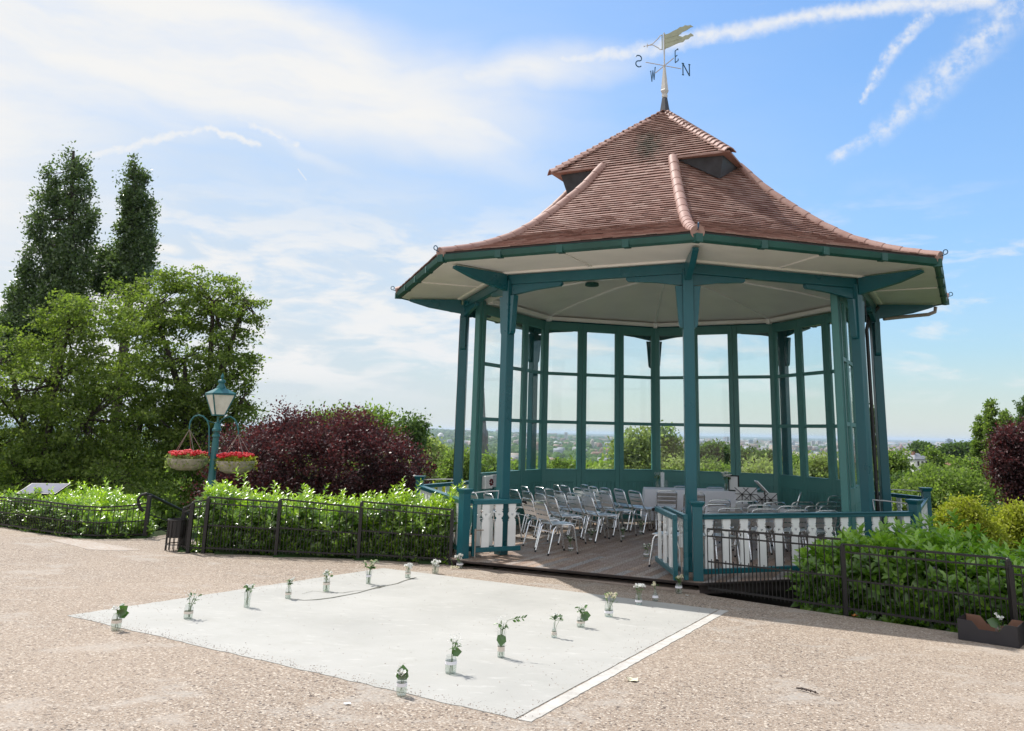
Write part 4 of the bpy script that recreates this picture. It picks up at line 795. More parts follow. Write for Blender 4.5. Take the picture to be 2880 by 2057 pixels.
def ovalleaves(P_,D_,N_,L,wr,droop=.15):
    D_=nrm(np.asarray(D_,float)); Sd=nrm(np.cross(D_,N_)); Nn=np.cross(Sd,D_); L=np.asarray(L)[:,None]; w=L*wr/2; f=w*.35
    pt=lambda y,x,z: P_+D_*L*y+Sd*w*x+Nn*z
    vs=[pt(0,0,0),pt(.25,.8,f),pt(.65,.95,f-L*droop*.3),pt(1,0,-L*droop),pt(.65,-.95,f-L*droop*.3),pt(.25,-.8,f),pt(.5,0,-L*droop*.1)]
    V_=np.stack(vs,1).reshape(-1,3); n=len(P_); tr_=np.array([(6,0,1),(6,1,2),(6,2,3),(6,3,4),(6,4,5),(6,5,0)]); return V_,(np.arange(n)[:,None,None]*7+tr_[None]).reshape(-1,3)
basket(527,1284,1291,1323,533,1208,'hanging basket of red flowers on the left hook of the lamp post',4)
basket(664,1290,1298,1332,670.5,1222,'hanging basket of red flowers on the right hook, in front of the copper tree',5)
# ------------------------------------------------------------------ CHAIRS
def make_chair():
    root=empty('chair',(0,0,0))
    mb=MB(); bk=[(-.19,-.17,.44),(-.195,-.22,.50),(-.195,-.30,.735),(-.175,-.31,.765),(-.13,-.315,.778),(.13,-.315,.778),(.175,-.31,.765),(.195,-.30,.735),(.195,-.22,.50),(.19,-.17,.44)]; mb.tube(bk,.0125,7); bf=mb.build('back_frame',M['alu'],root,True)
    mb=MB()
    for z in(.525,.60,.675):
        y=-.225-(z-.5)*.34; mb.add([(-.19,y,z),(.19,y,z),(.19,y-.018,z+.058),(-.19,y-.018,z+.058),(-.19,y-.005,z-.001),(.19,y-.005,z-.001),(.19,y-.023,z+.058),(-.19,y-.023,z+.058)],[(0,1,2,3),(7,6,5,4),(0,4,5,1),(2,6,7,3)])
    mb.build('backrest',M['slat'],root)
    mb=MB()
    for i in range(5): y=-.17+i*.084; mb.box(-.19,.19,y,y+.074,.452-.004*abs(i-2)*.5,.462-.004*abs(i-2)*.5)
    mb.build('seat',M['slat'],root)
    for sx in(-1,1):
        mb=MB(); mb.tube([(sx*.215,-.25,0.012),(sx*.205,-.15,.38),(sx*.20,-.10,.43),(sx*.20,.0,.442)],.0125,7); l=mb.build('leg',M['alu'],root,True)
        mb=MB(); mb.tube([(sx*.216,-.255,0.0),(sx*.2145,-.245,.03)],.0155,7); mb.build('foot_cap',M['rubber'],l)
        mb=MB(); mb.tube([(sx*.20,-.02,.442),(sx*.20,.14,.445),(sx*.203,.19,.43),(sx*.206,.215,.39),(sx*.215,.275,.012)],.0125,7); l=mb.build('leg',M['alu'],root,True)
        mb=MB(); mb.tube([(sx*.2145,.27,.03),(sx*.216,.278,0.0)],.0155,7); mb.build('foot_cap',M['rubber'],l)
    for y,z in((-.17,.335),(.215,.37)):
        mb=MB(); mb.tube([(-.205,y,z),(.205,y,z)],.008,6); mb.build('stretcher',M['alu'],root)
    return root
def chair_at(u,v,head,label,first=[None],h=.778,tilt=None,grp='aluminium chairs set out on the bandstand deck'):
    w_=zp(u,v,DZ+h); hd=R_(-head)     # heading clockwise from +Y
    off=Matrix.Rotation(hd,3,'Z')@Vector((0,-.315,0)); loc=Vector((w_.x-off.x,w_.y-off.y,DZ))
    if first[0] is None: first[0]=make_chair(); r=first[0]; r.location=loc; r.rotation_euler=(0,0,hd); tag(r,label,'chair',grp)
    else: r=dup(first[0],loc,hd,label)
    return r
z2=lambda x,y:(1400+x/5.4125,1330+y/5.4125)
CH=[((630,450),62,'nearest chair of the left block, its whole side clear of the other chairs'),
((440,395),62,'left block chair touching the open gate leaf, behind the nearest chair'),
((240,265),62,'chair seen just right of the left front post, near the white socket box'),
((400,215),66,'left block chair with its back shaded below the left glazed screen'),
((435,290),62,'left block chair between the left post and the nearest row'),
((635,325),62,'second chair behind the nearest one of the left block'),
((800,360),62,'aisle end chair of the second row in the left block'),
((630,225),62,'chair of the left block against the screen, second from the left corner'),
((785,250),62,'chair of the left block in the middle of the third row'),
((885,190),72,'narrow looking chair turned edge-on beside the back left screen'),
((1010,200),64,'tall backed chair standing against the back left screen in shade'),
((930,290),62,'left block chair right behind the aisle chair of the second row'),
((1130,315),62,'third row chair of the left block next to the aisle end'),
((1350,350),62,'third row aisle chair, front legs beside the small posy jars'),
((1225,235),62,'chair of the left block in the fourth row, screen side'),
((1315,190),66,'dark backed chair at the screen end of the fifth row of the left block'),
((1370,260),62,'chair of the left block in the fourth row, middle place'),
((1445,215),64,'chair of the left block in the fifth row with a slanting shaded back'),
((1615,300),62,'aisle end chair of the fourth row in the left block'),
((1625,235),62,'middle chair of the fifth row with a bright curved back bar'),
((1835,255),62,'next to last chair of the left block towards the cloth covered table'),
((2070,282),62,'last left block chair, closest to the left end of the cloth covered table')]
for (x,y),h,l in CH: chair_at(*z2(x,y),h+random.uniform(-3,3),'aluminium '+l)
z1=lambda x,y:(1100+x/5.4125,1330+y/5.4125)
chair_at(*z1(1230,300),62,'aluminium chair directly behind the left gate newel, half hidden by it'); chair_at(*z1(1470,320),62,'aluminium chair framed between the left newel and the left front post, above the gate leaf')
chair_at(1876,1381,2,'aluminium chair standing in front of the cloth covered table, slatted back to the viewer'); chair_at(1953,1387,4,'aluminium chair in front of the table, half hidden behind the nearest post')
chair_at(1920,1369,184,'aluminium chair behind the left half of the table, only its top bar above the cloth'); chair_at(2011,1372,182,'aluminium chair behind the right half of the table, only its top bar above the cloth')
RC=[(1948,1440,-62,'sideways chair behind the right gate leaf, front leg showing left of it'),(2025,1407,-14,'right block chair with its back close to the table\'s right end'),(2014,1419,-14,'left hand chair of the right block next to the nearest post'),(2055,1430,-14,'second chair of the right block behind the front handrail'),(2102,1410,-12,'chair of the right block just in front of the leaning music stands'),(2047,1446,-14,'right block chair whose bar touches the front handrail'),(2137,1421,-12,'chair of the right block in the second row, third from the near post'),(2150,1432,-14,'chair of the right block close to the handrail, below the small music stands'),(2179,1414,-12,'chair of the right block right behind the lower pair of music stands'),(2223,1424,-12,'chair of the right block with a brown thing behind its bar'),(2241,1435,-14,'chair of the right block by the handrail, under the paper covered chair'),(2259,1413,-12,'chair of the right block overlapping the paper covered chair'),(2298,1424,-12,'wide chair of the right block, third from the right glazed post'),(2327,1413,-12,'back row chair of the right block, second from the right glazed post'),(2338,1425,-12,'chair of the right block cut off by the right glazed post'),(2325,1437,-14,'chair of the right block low beside the foot of the right glazed post'),
(2356,1396,-20,'grey shaded chair of the right block directly left of the right glazed post')]
for u,v,h,l in RC: chair_at(u,v,h+random.uniform(-3,3),'aluminium '+l)
c=chair_at(2253,1386,-70,'aluminium chair with a white paper sheet on its seat back, beside the right screen')
w_=c.matrix_world; hd=R_(70); off=Matrix.Rotation(hd,4,'Z'); b0=Matrix.Translation(c.location)@off
mb=MB(); mb.add([b0@Vector(q) for q in [(-.15,-.205,.48),(.15,-.205,.48),(.15,-.275,.72),(-.15,-.275,.72),(-.15,-.203,.481),(.15,-.203,.481),(.15,-.273,.721),(-.15,-.273,.721)]],[(0,1,2,3),(7,6,5,4),(0,4,5,1),(1,5,6,2),(2,6,7,3),(3,7,4,0)]); tag(mb.build('paper_sheet',M['paper'],None),'white sheet of paper propped on the chair beside the right screen','paper')
chair_at(2137,1376,-60,'pale aluminium chair against the back screen, behind the music stands')
# ------------------------------------------------------------------ TABLE
tp=zp(1812,1373.5,DZ+.745); tq=zp(2085,1386,DZ+.745); 
tx0,tx1=tp.x,tp.x+2.25; tyy=17.95; ta=R_(-4); TC=Vector((tp.x+1.03,tp.y-.05,DZ)); 
r0=empty('trestle_table',TC,ta); tag(r0,'long trestle table under the pale cloth at the back of the deck','table')
L2,W2=1.02,.36
mb=MB(); mb.box(-L2,L2,-W2,W2,.70,.735); mb.build('tabletop',M['brown_card'],r0)
for x in(-.75,.75):
    for y in(-.25,.25): mb=MB(); mb.tube([(x,y,0),(x*.95,y,.7)],.014,6); mb.build('leg',M['black'],r0)
nx,ny=44,16; vs=[];fs=[]
def clothprof():
    per=[]; 
    cor=[(-L2-.012,-W2-.012),(L2+.012,-W2-.012),(L2+.012,W2+.012),(-L2-.012,W2+.012)]; N=[46,18,46,18]
    for i in range(4):
        a=Vector(cor[i]);b=Vector(cor[(i+1)%4]); nr=Vector((b-a)).normalized(); nr=Vector((nr.y,-nr.x))
        for j in range(N[i]): per.append((a.lerp(b,j/N[i]),nr,i,j/N[i]))
    return per
per=clothprof(); levels=[(0,.748),(.004,.742),(.012,.70),(.02,.55),(.03,.38),(.038,.20),(.04,.13)]
mb=MB(); n=len(per)
for o_,z in levels:
    for i,(p,nr,sd,f) in enumerate(per):
        cz=(z-.13); fold=math.sin(i*.83)*.6+math.sin(i*.37+1)*.5; am=(.742-z)*.045
        cdist=min(f,1-f); cc=.05*(.742-z)/.6*max(0,1-cdist*8)
        cvec=(p/p.length)*cc; mb.v.append((p.x+nr.x*(o_+fold*am)+cvec.x,p.y+nr.y*(o_+fold*am)+cvec.y,z-.0+(.02*cc*10 if z<.3 else 0)))
mb.f=[(k*n+i,k*n+(i+1)%n,(k+1)*n+(i+1)%n,(k+1)*n+i) for k in range(len(levels)-1) for i in range(n)]+[tuple(range(n))]; mb.mi=[0]*len(mb.f)
cl=mb.build('tablecloth',M['cloth'],None,True); cl.location=TC; cl.rotation_euler=(0,0,ta); tag(cl,'pale lilac white tablecloth hanging to the floor over the long table','tablecloth')
TT=DZ+.75
def on_table(u,v): p=zp(u,v,TT); return p
# ------------------------------------------------------------------ JARS AND POSIES
def jar_mesh(r,h,neck=.8,kind='jam'):
    if kind=='bottle': prof=[(r*.9,0),(r,.01),(r,h*.25),(r*.45,h*.72),(r*.36,h*.8),(r*.36,h*.97),(r*.42,h)]
    elif kind=='vase': prof=[(r*.7,0),(r*.8,.01),(r*.75,h*.4),(r,h*.97),(r*1.02,h)]
    else: prof=[(r*.88,0),(r,.012),(r*1.0,h*.72),(r*.97,h*.78),(r*neck,h*.87),(r*neck,h*.93),(r*neck*1.07,h*.95),(r*neck*1.05,h)]
    return prof
def jar(p,r,h,label,kind='jam',rib=None,ribz=.45,grp='flower jars standing on the ground',tilt=(0,0),cat='jar'):
    root=empty('glass_jar',p); root.rotation_euler=(tilt[0],tilt[1],0); tag(root,label,cat,grp); pr=jar_mesh(r,h,.8,kind)
    mb=MB(); mb.lathe(pr,18,cap=False); mb.lathe([(.0005,.003),(pr[0][0],.003)],18,cap=False); mb.build('glass',M['jar'],root,True)
    mb=MB(); wl=h*.55; rr_=lambda z: np.interp(z,[q[1] for q in pr],[q[0] for q in pr])*.95
    mb.lathe([(rr_(z),z) for z in(.006,wl*.5,wl)],16); mb.build('water',M['water'],root,True)
    if rib: z0,z1=h*(ribz-.09),h*(ribz+.09); mb=MB(); mb.lathe([(rr_(z0)/.95*1.02,z0),(rr_(z1)/.95*1.02,z1)],18,cap=False); mb.build('ribbon',M[rib],root,True)
    return root
def flower(mb,c,r,n=7,rg=random):
    for i in range(n):
        a=rg.uniform(0,2*PI); e=rg.uniform(-.3,1.2); d=Vector((math.cos(a)*math.cos(e),math.sin(a)*math.cos(e),math.sin(e))); s_=d.orthogonal().normalized(); u_=d.cross(s_)
        mb.add([c,c+d*r*.6+s_*r*.38+u_*r*.1,c+d*r,c+d*r*.6-s_*r*.38+u_*r*.1],[(0,1,2,3)])
def posy(p,top,label,style='white',n=7,spread=.05,lean=(0,0),leaves=6,big=None,seed=1,grp='posies of flowers in the jars',spray=0,ls=.045,fr=.022):
    rg=random.Random(seed); root=empty('flower_posy',p); tag(root,label,'flowers',grp); st=MB(); fl=MB(); tips=[]
    for i in range(n):
        a=rg.uniform(0,2*PI); q=rg.random()**.6*spread; tip=Vector((q*math.cos(a)+lean[0],q*math.sin(a)+lean[1],top*rg.uniform(.82,1.05))); tips.append(tip)
        st.tube([(rg.uniform(-.015,.015),rg.uniform(-.015,.015),.012),(tip.x*.35,tip.y*.35,top*.5),tuple(tip)],.0018,4)
    st.build('stems',M['stem'],root)
    if style!='none':
        for tip in tips:
            k=rg.choice([1,2,3]) if style!='spray' else 8
            for j in range(k):
                c=tip+Vector((rg.uniform(-1,1),rg.uniform(-1,1),rg.uniform(-.6,1)))*fr*(.8 if style!='spray' else 2.2); flower(fl,c,fr*(1 if style!='spray' else .32),10 if style!='spray' else 5,rg)
        fl.build('blooms',M['cream_petal' if style=='cream' else 'petal'],root)
    g=np.random.default_rng(seed); m=leaves*3
    if m:
        P_=np.array([list(tips[i%len(tips)]*g.uniform(.75,1.)) for i in range(m)])+g.normal(size=(m,3))*.008; P_[:,2]=np.maximum(P_[:,2],top*.55); D_=np.stack([P_[:,0]*6+g.normal(size=m)*.5,P_[:,1]*6+g.normal(size=m)*.5,g.uniform(-.1,.8,m)],1); L=g.uniform(.6,1.2,m)*ls
        V_,Fq=ovalleaves(P_,D_,g.normal(size=(m,3))*.4+[0,0,1],L,.5); npmesh('leaves',V_,Fq,M['green_leaf'],root,np.repeat(g.random(m),6))
    if big:
        P_=np.array([[0,0,top*.62]]*len(big)); D_=np.array([b[:3] for b in big]); L=np.array([b[3] for b in big]); V_,Fq=ovalleaves(P_,D_,np.array([[.2,-1,.2]]*len(big)),L,.8,.05); npmesh('big_leaf',V_,Fq,M['green_leaf'],root,np.full(len(big)*6,.35))
    if spray:
        mb=MB(); pts=[Vector((0,0,top*.7)),Vector((.05,-.01,top*1.0)),Vector((.11,-.02,top*1.07)),Vector((.2,-.03,top*1.1))]; mb.tube(pts,.002,4); mb.build('sprig_stem',M['stem'],root)
        m=16; s_=g.uniform(.25,1,m); P_=np.array([list(pts[1].lerp(pts[3],s)) for s in s_]); sg=np.where(np.arange(m)%2,1,-1); V_,Fq=ovalleaves(P_,np.stack([np.full(m,.7),np.zeros(m),sg*.7],1),np.tile([0,-1,.2],(m,1)),np.full(m,.034),.32); npmesh('sprig_leaves',V_,Fq,M['green_leaf'],root,np.repeat(g.random(m),6))
    return root
zB=lambda x,y:(1100+x/2.274,1550+y/2.274)
# (uv, radius, height, kind, ribbon, ribbon z, posy args, jar words, posy words)
JL=[(zoomA(427,418),.043,.135,'jam','ribbon',.5,dict(top=.19,n=4,spread=.035,leaves=3,big=[(.8,-.1,.75,.12),(1,.1,.2,.10)],lean=(-.005,0),fr=.024),'jar nearest the left tip of the concrete pad','white flowers and one big ivy leaf at the left tip of the pad'),
(zoomA(812,360),.042,.125,'jam','ribbon',.45,dict(top=.215,n=9,spread=.07,leaves=5,style='spray',lean=(.012,0)),'second jar from the left tip of the pad','loose white spray with green leaves, second from the left tip'),
(zoomA(1125,299),.040,.15,'vase',None,0,dict(top=.21,n=6,spread=.05,leaves=9,lean=(.01,0),fr=.018),'plain jar without a ribbon on the left side of the pad, crossing stems showing','glossy leaves with small white flowers leaning right, third from the left tip'),
(zoomA(1345,252),.034,.11,'jam','ribbon',.45,dict(top=.19,n=4,spread=.035,leaves=9,fr=.018,lean=(.015,0)),'small jar at the start of the water trail','single white flower over feathery green, at the start of the water trail'),
(zoomA(1548,214),.040,.14,'jam','ribbon',.6,dict(top=.20,n=7,spread=.05,leaves=6,lean=(.012,0),fr=.022),'tall jar packed with stems, standing left of the wet streak','white and green posy sprawling right, above the wet streak'),
(zoomA(1773,174),.040,.145,'vase','ribbon2',.65,dict(top=.26,n=9,spread=.09,leaves=14,style='cream',lean=(.02,0),fr=.012,ls=.055),'flared jar with a broad bushy posy near the back left corner of the pad','tallest leafy posy near the back left corner of the pad'),
(zoomA(1983,143),.038,.12,'jam','ribbon',.5,dict(top=.155,n=5,spread=.04,leaves=3,fr=.026),'jar at the upper end of the water trail','low white blooms at the upper end of the water trail'),
((1224,1613),.048,.10,'jam',None,0,dict(top=.135,n=8,spread=.05,leaves=3,fr=.03),'squat jar on the gravel in front of the fence end','rounded cluster of white blooms on the gravel in front of the fence end'),
((1293,1598),.048,.10,'jam','ribbon2',.55,dict(top=.15,n=7,spread=.055,leaves=3,fr=.03),'squat white ribboned jar beside the left end of the step','floppy white blooms beside the left end of the step'),
(zB(65,920),.037,.125,'jam','ribbon2',.55,dict(top=.15,n=3,spread=.02,leaves=0,fr=.028,big=[(0,.1,1,.10),(.45,0,.8,.07),(-.45,0,.8,.07)]),'clear jar nearest the camera with a white lace band','white bloom under one upright pointed leaf, nearest the camera'),
(zB(380,781),.044,.13,'jam','ribbon2',.6,dict(top=.24,n=9,spread=.06,leaves=5,style='spray',lean=(.02,0),big=[(.9,-.2,.1,.085)]),'second jar from the near corner, wide with a pale band','airy white spray with one dark leaf hanging right, second from the near corner'),
(zB(702,679),.040,.20,'vase','ribbon',.33,dict(top=.29,n=8,spread=.05,leaves=6,style='spray',spray=1,lean=(-.005,0),big=[(0,-.5,-.5,.11)]),'tallest jar on the pad with a beige band low down','white spray with a long leafy sprig reaching out to the right'),
(zB(1042,553),.028,.13,'bottle','ribbon',.3,dict(top=.20,n=3,spread=.03,leaves=6,fr=.015,lean=(.035,0),ls=.05),'slim small bottle tilted slightly on the right half of the pad','small leafy twig leaning right from the slim bottle'),
(zB(1213,486),.042,.095,'jam','ribbon',.5,dict(top=.18,n=6,spread=.05,leaves=8,style='spray',lean=(.02,0),big=[(1,-.1,.0,.10),(.8,0,-.5,.09)]),'short wide jar with leaves drooping over its right side','white spray with broad leaves drooping to the right'),
(zB(1392,419),.046,.14,'jam','ribbon2',.35,dict(top=.225,n=10,spread=.065,leaves=5,lean=(.025,0),style='cream',fr=.02),'round shouldered jar full of frothy white flowers','frothy white flower head leaning right, third from the step on the right side'),
(zB(1583,344),.040,.125,'jam','ribbon2',.35,dict(top=.20,n=8,spread=.065,leaves=4,fr=.028,lean=(.02,0)),'jar at the sunlit edge of the shadow on the right side of the pad','white and cream blooms, one hanging out to the right, at the shadow edge'),
(zB(1690,319),.038,.155,'bottle','ribbon2',.32,dict(top=.20,n=3,spread=.02,leaves=1,style='cream',fr=.02),'conical bottle standing in shadow before the step','cream flower head in the conical bottle'),
(zB(1840,271),.045,.13,'jam','ribbon2',.6,dict(top=.21,n=9,spread=.06,leaves=6,style='cream',fr=.018,lean=(.02,0)),'white banded jar in shadow against the right end of the step','scruffy white flowers in front of the right end of the step')]
sd_=20
for uv,r,h,kd,rib,rz,pa,jw,pw in JL:
    p=gp(uv[0],uv[1],.0065 if not(uv[1]<1640 and uv[0]>1180 or uv[1]<1700 and uv[0]>1800) else .004); jar(p,r,h,jw,kd,rib,rz); sd_+=1; posy(p,label=pw,seed=sd_,**pa)
dj='flower jars along the aisle on the deck'
for uv,r,h,kd,pa,jw,pw in [((1605,1550),.042,.10,'jam',dict(top=.22,n=5,spread=.07,leaves=12,fr=.016),'white ribboned jar on the deck at the feet of the nearest chairs','leafy posy on the deck at the feet of the nearest chairs'),
((1660.5,1523),.030,.09,'jam',dict(top=.21,n=5,spread=.06,leaves=8,fr=.022,lean=(.03,0)),'small jar on the deck beside the front leg of the third row aisle chair','white bloom and leaves beside the front leg of the third row aisle chair'),
((1752,1518),.032,.14,'vase',dict(top=.20,n=6,spread=.04,leaves=8,fr=.018),'flared glass on the deck in the middle of the aisle','dark leafy posy topped white in the middle of the aisle'),
((1804,1502),.048,.11,'jam',dict(top=.25,n=8,spread=.09,leaves=20,style='spray'),'jar at the far end of the aisle towards the table','largest bushy posy at the far end of the aisle towards the table'),
((1818,1567),.045,.10,'jam',dict(top=.18,n=8,spread=.07,leaves=12,fr=.016,lean=(.02,0)),'white ribboned jar on the bare boards left of the right gate leaf','round white and green posy left of the right gate leaf'),
((1857,1546),.038,.11,'jam',dict(top=.2,n=5,spread=.05,leaves=10,fr=.016),'jar half hidden behind the right gate leaf','posy half hidden behind the right gate leaf')]:
    p=zp(uv[0],uv[1],DZ+.002); jar(p,r,h,jw,kd,'ribbon2',.45,dj); sd_+=1; posy(p,label=pw,seed=sd_,grp='posies along the aisle on the deck',**pa)
# things on the table
p=on_table(1849,1371); jar(p,.045,.13,'glass jar at the left end of the table',rib=None,grp='glassware on the table'); posy(p,.27,'wispy green and white posy at the left end of the table',n=9,spread=.10,leaves=14,style='spray',seed=70,grp='posies on the table')
p=on_table(1863,1370); mb=MB(); mb.lathe([(.042,0),(.042,.30),(.036,.305),(.034,.298)],20); mb.lathe([(.003,.298),(.003,.325)],5); o=mb.build('pillar_candle',M['candle'],None,True); o.location=p+Vector((.0,-.02,0)); tag(o,'tall white pillar candle on the left end of the table','candle')
p=on_table(1873,1370.5); jar(p,.052,.145,'empty straight sided glass jar right of the candle',rib=None,grp='glassware on the table')
p=on_table(2043,1381); jar(p,.05,.15,'large glass vase at the right end of the table',rib=None,grp='glassware on the table'); posy(p,.34,'full white rose posy at the right end of the table',n=12,spread=.10,leaves=22,seed=71,fr=.032,grp='posies on the table')
p=on_table(2064,1382); r0=empty('picture_frame',p,R_(-52)); tag(r0,'dark framed picture leaning behind the vase on the table','picture frame')
mb=MB(); mb.prism([(-.14,0),(.14,0),(.14,.32),(-.14,.32)],-.01,.01,[[(-.115,.025),(.115,.025),(.115,.295),(-.115,.295)]]); f=mb.build('frame',M['black'],r0); mb=MB(); mb.box(-.114,.114,-.002,.004,.026,.294); mb.build('picture',M['paper'],f)
mb=MB(); mb.obox((0,.01,.25),(0,.12,0.005),.03,.006); mb.build('strut',M['black'],r0)
# ------------------------------------------------------------------ MUSIC STANDS
def mstand(u,v,hd,label,h=1.0,w=.25,hh=.23,sheetw=.42):
    c=zp(u,v,DZ+h); root=empty('music_stand',(c.x,c.y,DZ),hd); tag(root,label,'music stand','folding music stands'); 
    dk=lambda x,z,y=0: Vector((x,y+(z-h)*.45,z))
    mb=MB(); 
    for a,b in(((-w/2,h-hh/2),(w/2,h+hh/2)),((w/2,h-hh/2),(-w/2,h+hh/2)),((-w/2,h-hh/2),(w/2,h-hh/2)),((-w/2,h),(w/2,h))): mb.tube([dk(*a),dk(*b)],.006,5)
    mb.build('desk',M['black'],root)
    mb=MB(); mb.tube([(0,.0,.25),dk(0,h)],.009,6); mb.build('shaft',M['black'],root)
    for k in range(3): a=k*2.094; mb=MB(); mb.tube([(0,0,.3),(.28*math.cos(a),.28*math.sin(a),.005)],.006,5); mb.build('leg',M['black'],root)
    Mx=Matrix.Translation((c.x,c.y,DZ))@Matrix.Rotation(hd,4,'Z')
    return Mx,dk
def sheet(Mx,dk,x0,x1,z0,z1,label):
    mb=MB(); q=[Mx@dk(x0,z0,-.012),Mx@dk(x1,z0,-.012),Mx@dk(x1,z1,-.012),Mx@dk(x0,z1,-.012)]; mb.add(q+[v_+Vector((0,-.003,0)) for v_ in q],[(0,1,2,3),(7,6,5,4),(0,4,5,1),(1,5,6,2),(2,6,7,3),(3,7,4,0)]); tag(mb.build('sheet_music',M['paper'],None),label,'sheet music')
for u,v,hd,h,l1,l2 in [(2087,1390,R_(158),.82,'black folding music stand next to the right end of the table','white sheet music on the stand next to the table end'),(2111,1391,R_(160),.82,'black folding music stand, second from the table end','white sheet music on the second stand from the table end'),(2143,1405,R_(158),.72,'lower music stand, left one of the lower pair','white sheet music on the left stand of the lower pair'),(2168,1406,R_(160),.72,'lower music stand, right one of the lower pair','white sheet music on the right stand of the lower pair')]:
    Mx,dk=mstand(u,v,hd,l1,h); 
    sheet(Mx,lambda x,z,y=0:dk(x,z,y),-.115,.115,h-.11,h+.125,l2)
c=zp(2140,1369,DZ+1.0); r0=empty('folded_stand',(c.x,c.y,DZ)); tag(r0,'white metal tilted desk of a stand seen edge-on in front of the back screen','stand'); k=lambda u,v: yp(u,v,c.y)-Vector((c.x,c.y,DZ))
mb=MB(); mb.obox(k(2126,1353),k(2157,1386),.26,.014,(0,0,1)); mb.build('desk',M['slat'],r0); mb=MB(); mb.tube([k(2150,1382),(.1,0,.4),(.1,0,.0)],.010,6); mb.build('shaft',M['black'],r0)
# ------------------------------------------------------------------ CARDBOARD TRAY, LITTER
p=gp(2696,1799); q=gp(2867,1825); d=(q-p); Lx=d.length; hd=math.atan2(d.y,d.x); r0=empty('cardboard_tray',p+Vector((0,0,.002)),hd); tag(r0,'dark printed cardboard fruit tray with cut-away sides on the gravel by the right fence','box')
th=.006; Wy=.36; Hh=.20
def wall(o_): return [(0,.0),(o_,.0),(o_,Hh*.97),(o_-.03,Hh),(o_-.11,Hh),(o_-.17,Hh*.62),(.20,Hh*.62),(.14,Hh*.98),(.03,Hh),(0,Hh)]
for y in(0,Wy): mb=MB(); mb.prism(wall(Lx),y-th/2,y+th/2); mb.build('side_wall',M['card'],r0)
for y,s_ in((0,1),(Wy,-1)): mb=MB(); mb.prism([(x*.985+.006,z*.99) for x,z in wall(Lx)],y+s_*th*.6,y+s_*th*.9); mb.build('inner_lining',M['brown_card'],r0)
for x in(0,Lx): mb=MB(); mb.box(x-th/2,x+th/2,th,Wy-th,0,Hh*.98); mb.build('end_wall',M['card'],r0)
mb=MB(); mb.box(th,Lx-th,th,Wy-th,.002,.012); mb.build('base',M['brown_card'],r0)
tp_=Matrix.Translation(r0.location)@Matrix.Rotation(hd,4,'Z')@Vector((Lx*.64,Wy*.45,.012)); jar(tp_,.04,.15,'jar left inside the dark cardboard tray',grp='leftovers in the tray'); posy(tp_,.23,'white flower heads poking out of the cardboard tray',n=6,spread=.035,leaves=5,seed=90,fr=.02,grp='leftovers in the tray',big=[(-.9,.0,.4,.13)])
def flat(name,uv,s_,mat,label,cat,seed,dz=.006,curl=.012):
    rg=random.Random(seed); c=gp(uv[0],uv[1],dz); mb=MB(); n=9; ring_=[(s_*rg.uniform(.6,1.1)*math.cos(2*PI*i/n)*1.3,s_*rg.uniform(.6,1.1)*math.sin(2*PI*i/n),rg.uniform(0,curl)) for i in range(n)]
    mb.add([(0,0,curl*.3)]+ring_+[(0,0,curl*.3-.002)]+[(a,b,z-.002) for a,b,z in ring_],[(0,1+i,1+(i+1)%n) for i in range(n)]+[(n+1,n+2+(i+1)%n,n+2+i) for i in range(n)]); o=mb.build(name,mat,None,True); o.location=c; tag(o,label,cat)
flat('fallen_petal',zB(1548,828),.045,M['cream_petal'],'pale fallen petal on the gravel right of the pad','petal',1,curl=.03)
flat('paper_scrap',zoomA(1662,815),.02,M['paper'],'small white scrap on the gravel near the front of the pad','litter',2)
flat('paper_scrap',(2000+1148/2.584,1650+243/2.584),.025,M['paper'],'small white scrap at the foot of the right fence','litter',3,curl=.03)
flat('dry_leaf',(2000+1047/2.584,1650+222/2.584),.035,M['orange_leaf'],'crumpled orange brown leaf at the foot of the right fence','leaf',4,curl=.04)
flat('dry_leaf',(122,1494.5),.12,M['orange_leaf'],'patch of reddish dry leaves under the far left fence','leaf',5,curl=.05)
flat('fallen_petal',(1780+965/6.317,1540+857/6.317),.02,M['petal'],'white petal on the shaded gravel in front of the step','petal',6)
p=gp(2240,1935.5,.012); q=gp(2302,1952,.012); mb=MB(); mb.tube([p,p.lerp(q,.3)+Vector((0,.01,.006)),p.lerp(q,.7)+Vector((0,-.006,.01)),q],[.006,.008,.006,.003],6)
for f in(.25,.45,.65,.85): c=p.lerp(q,f)+Vector((0,0,.006)); mb.lathe([(.002,-.01),(.011,0),(.002,.01)],6,c)
tag(mb.build('twig',M['twig'],None),'dark knobbly twig lying on the gravel at the right','twig')
p=gp(1276,1601,.004); r0=empty('cut_flower',p); tag(r0,'single cut flower lying on the gravel by the left end of the step','flower'); mb=MB(); mb.tube([(-.02,.0,.012),(-.03,.01,.08),(-.05,.02,.13)],.003,5); mb.build('stem',M['stem'],r0); mb=MB(); 
for x in(-.02,.02,.05): flower(mb,Vector((x,0,.02)),.035,9)
mb.build('blooms',M['cream_petal'],r0)
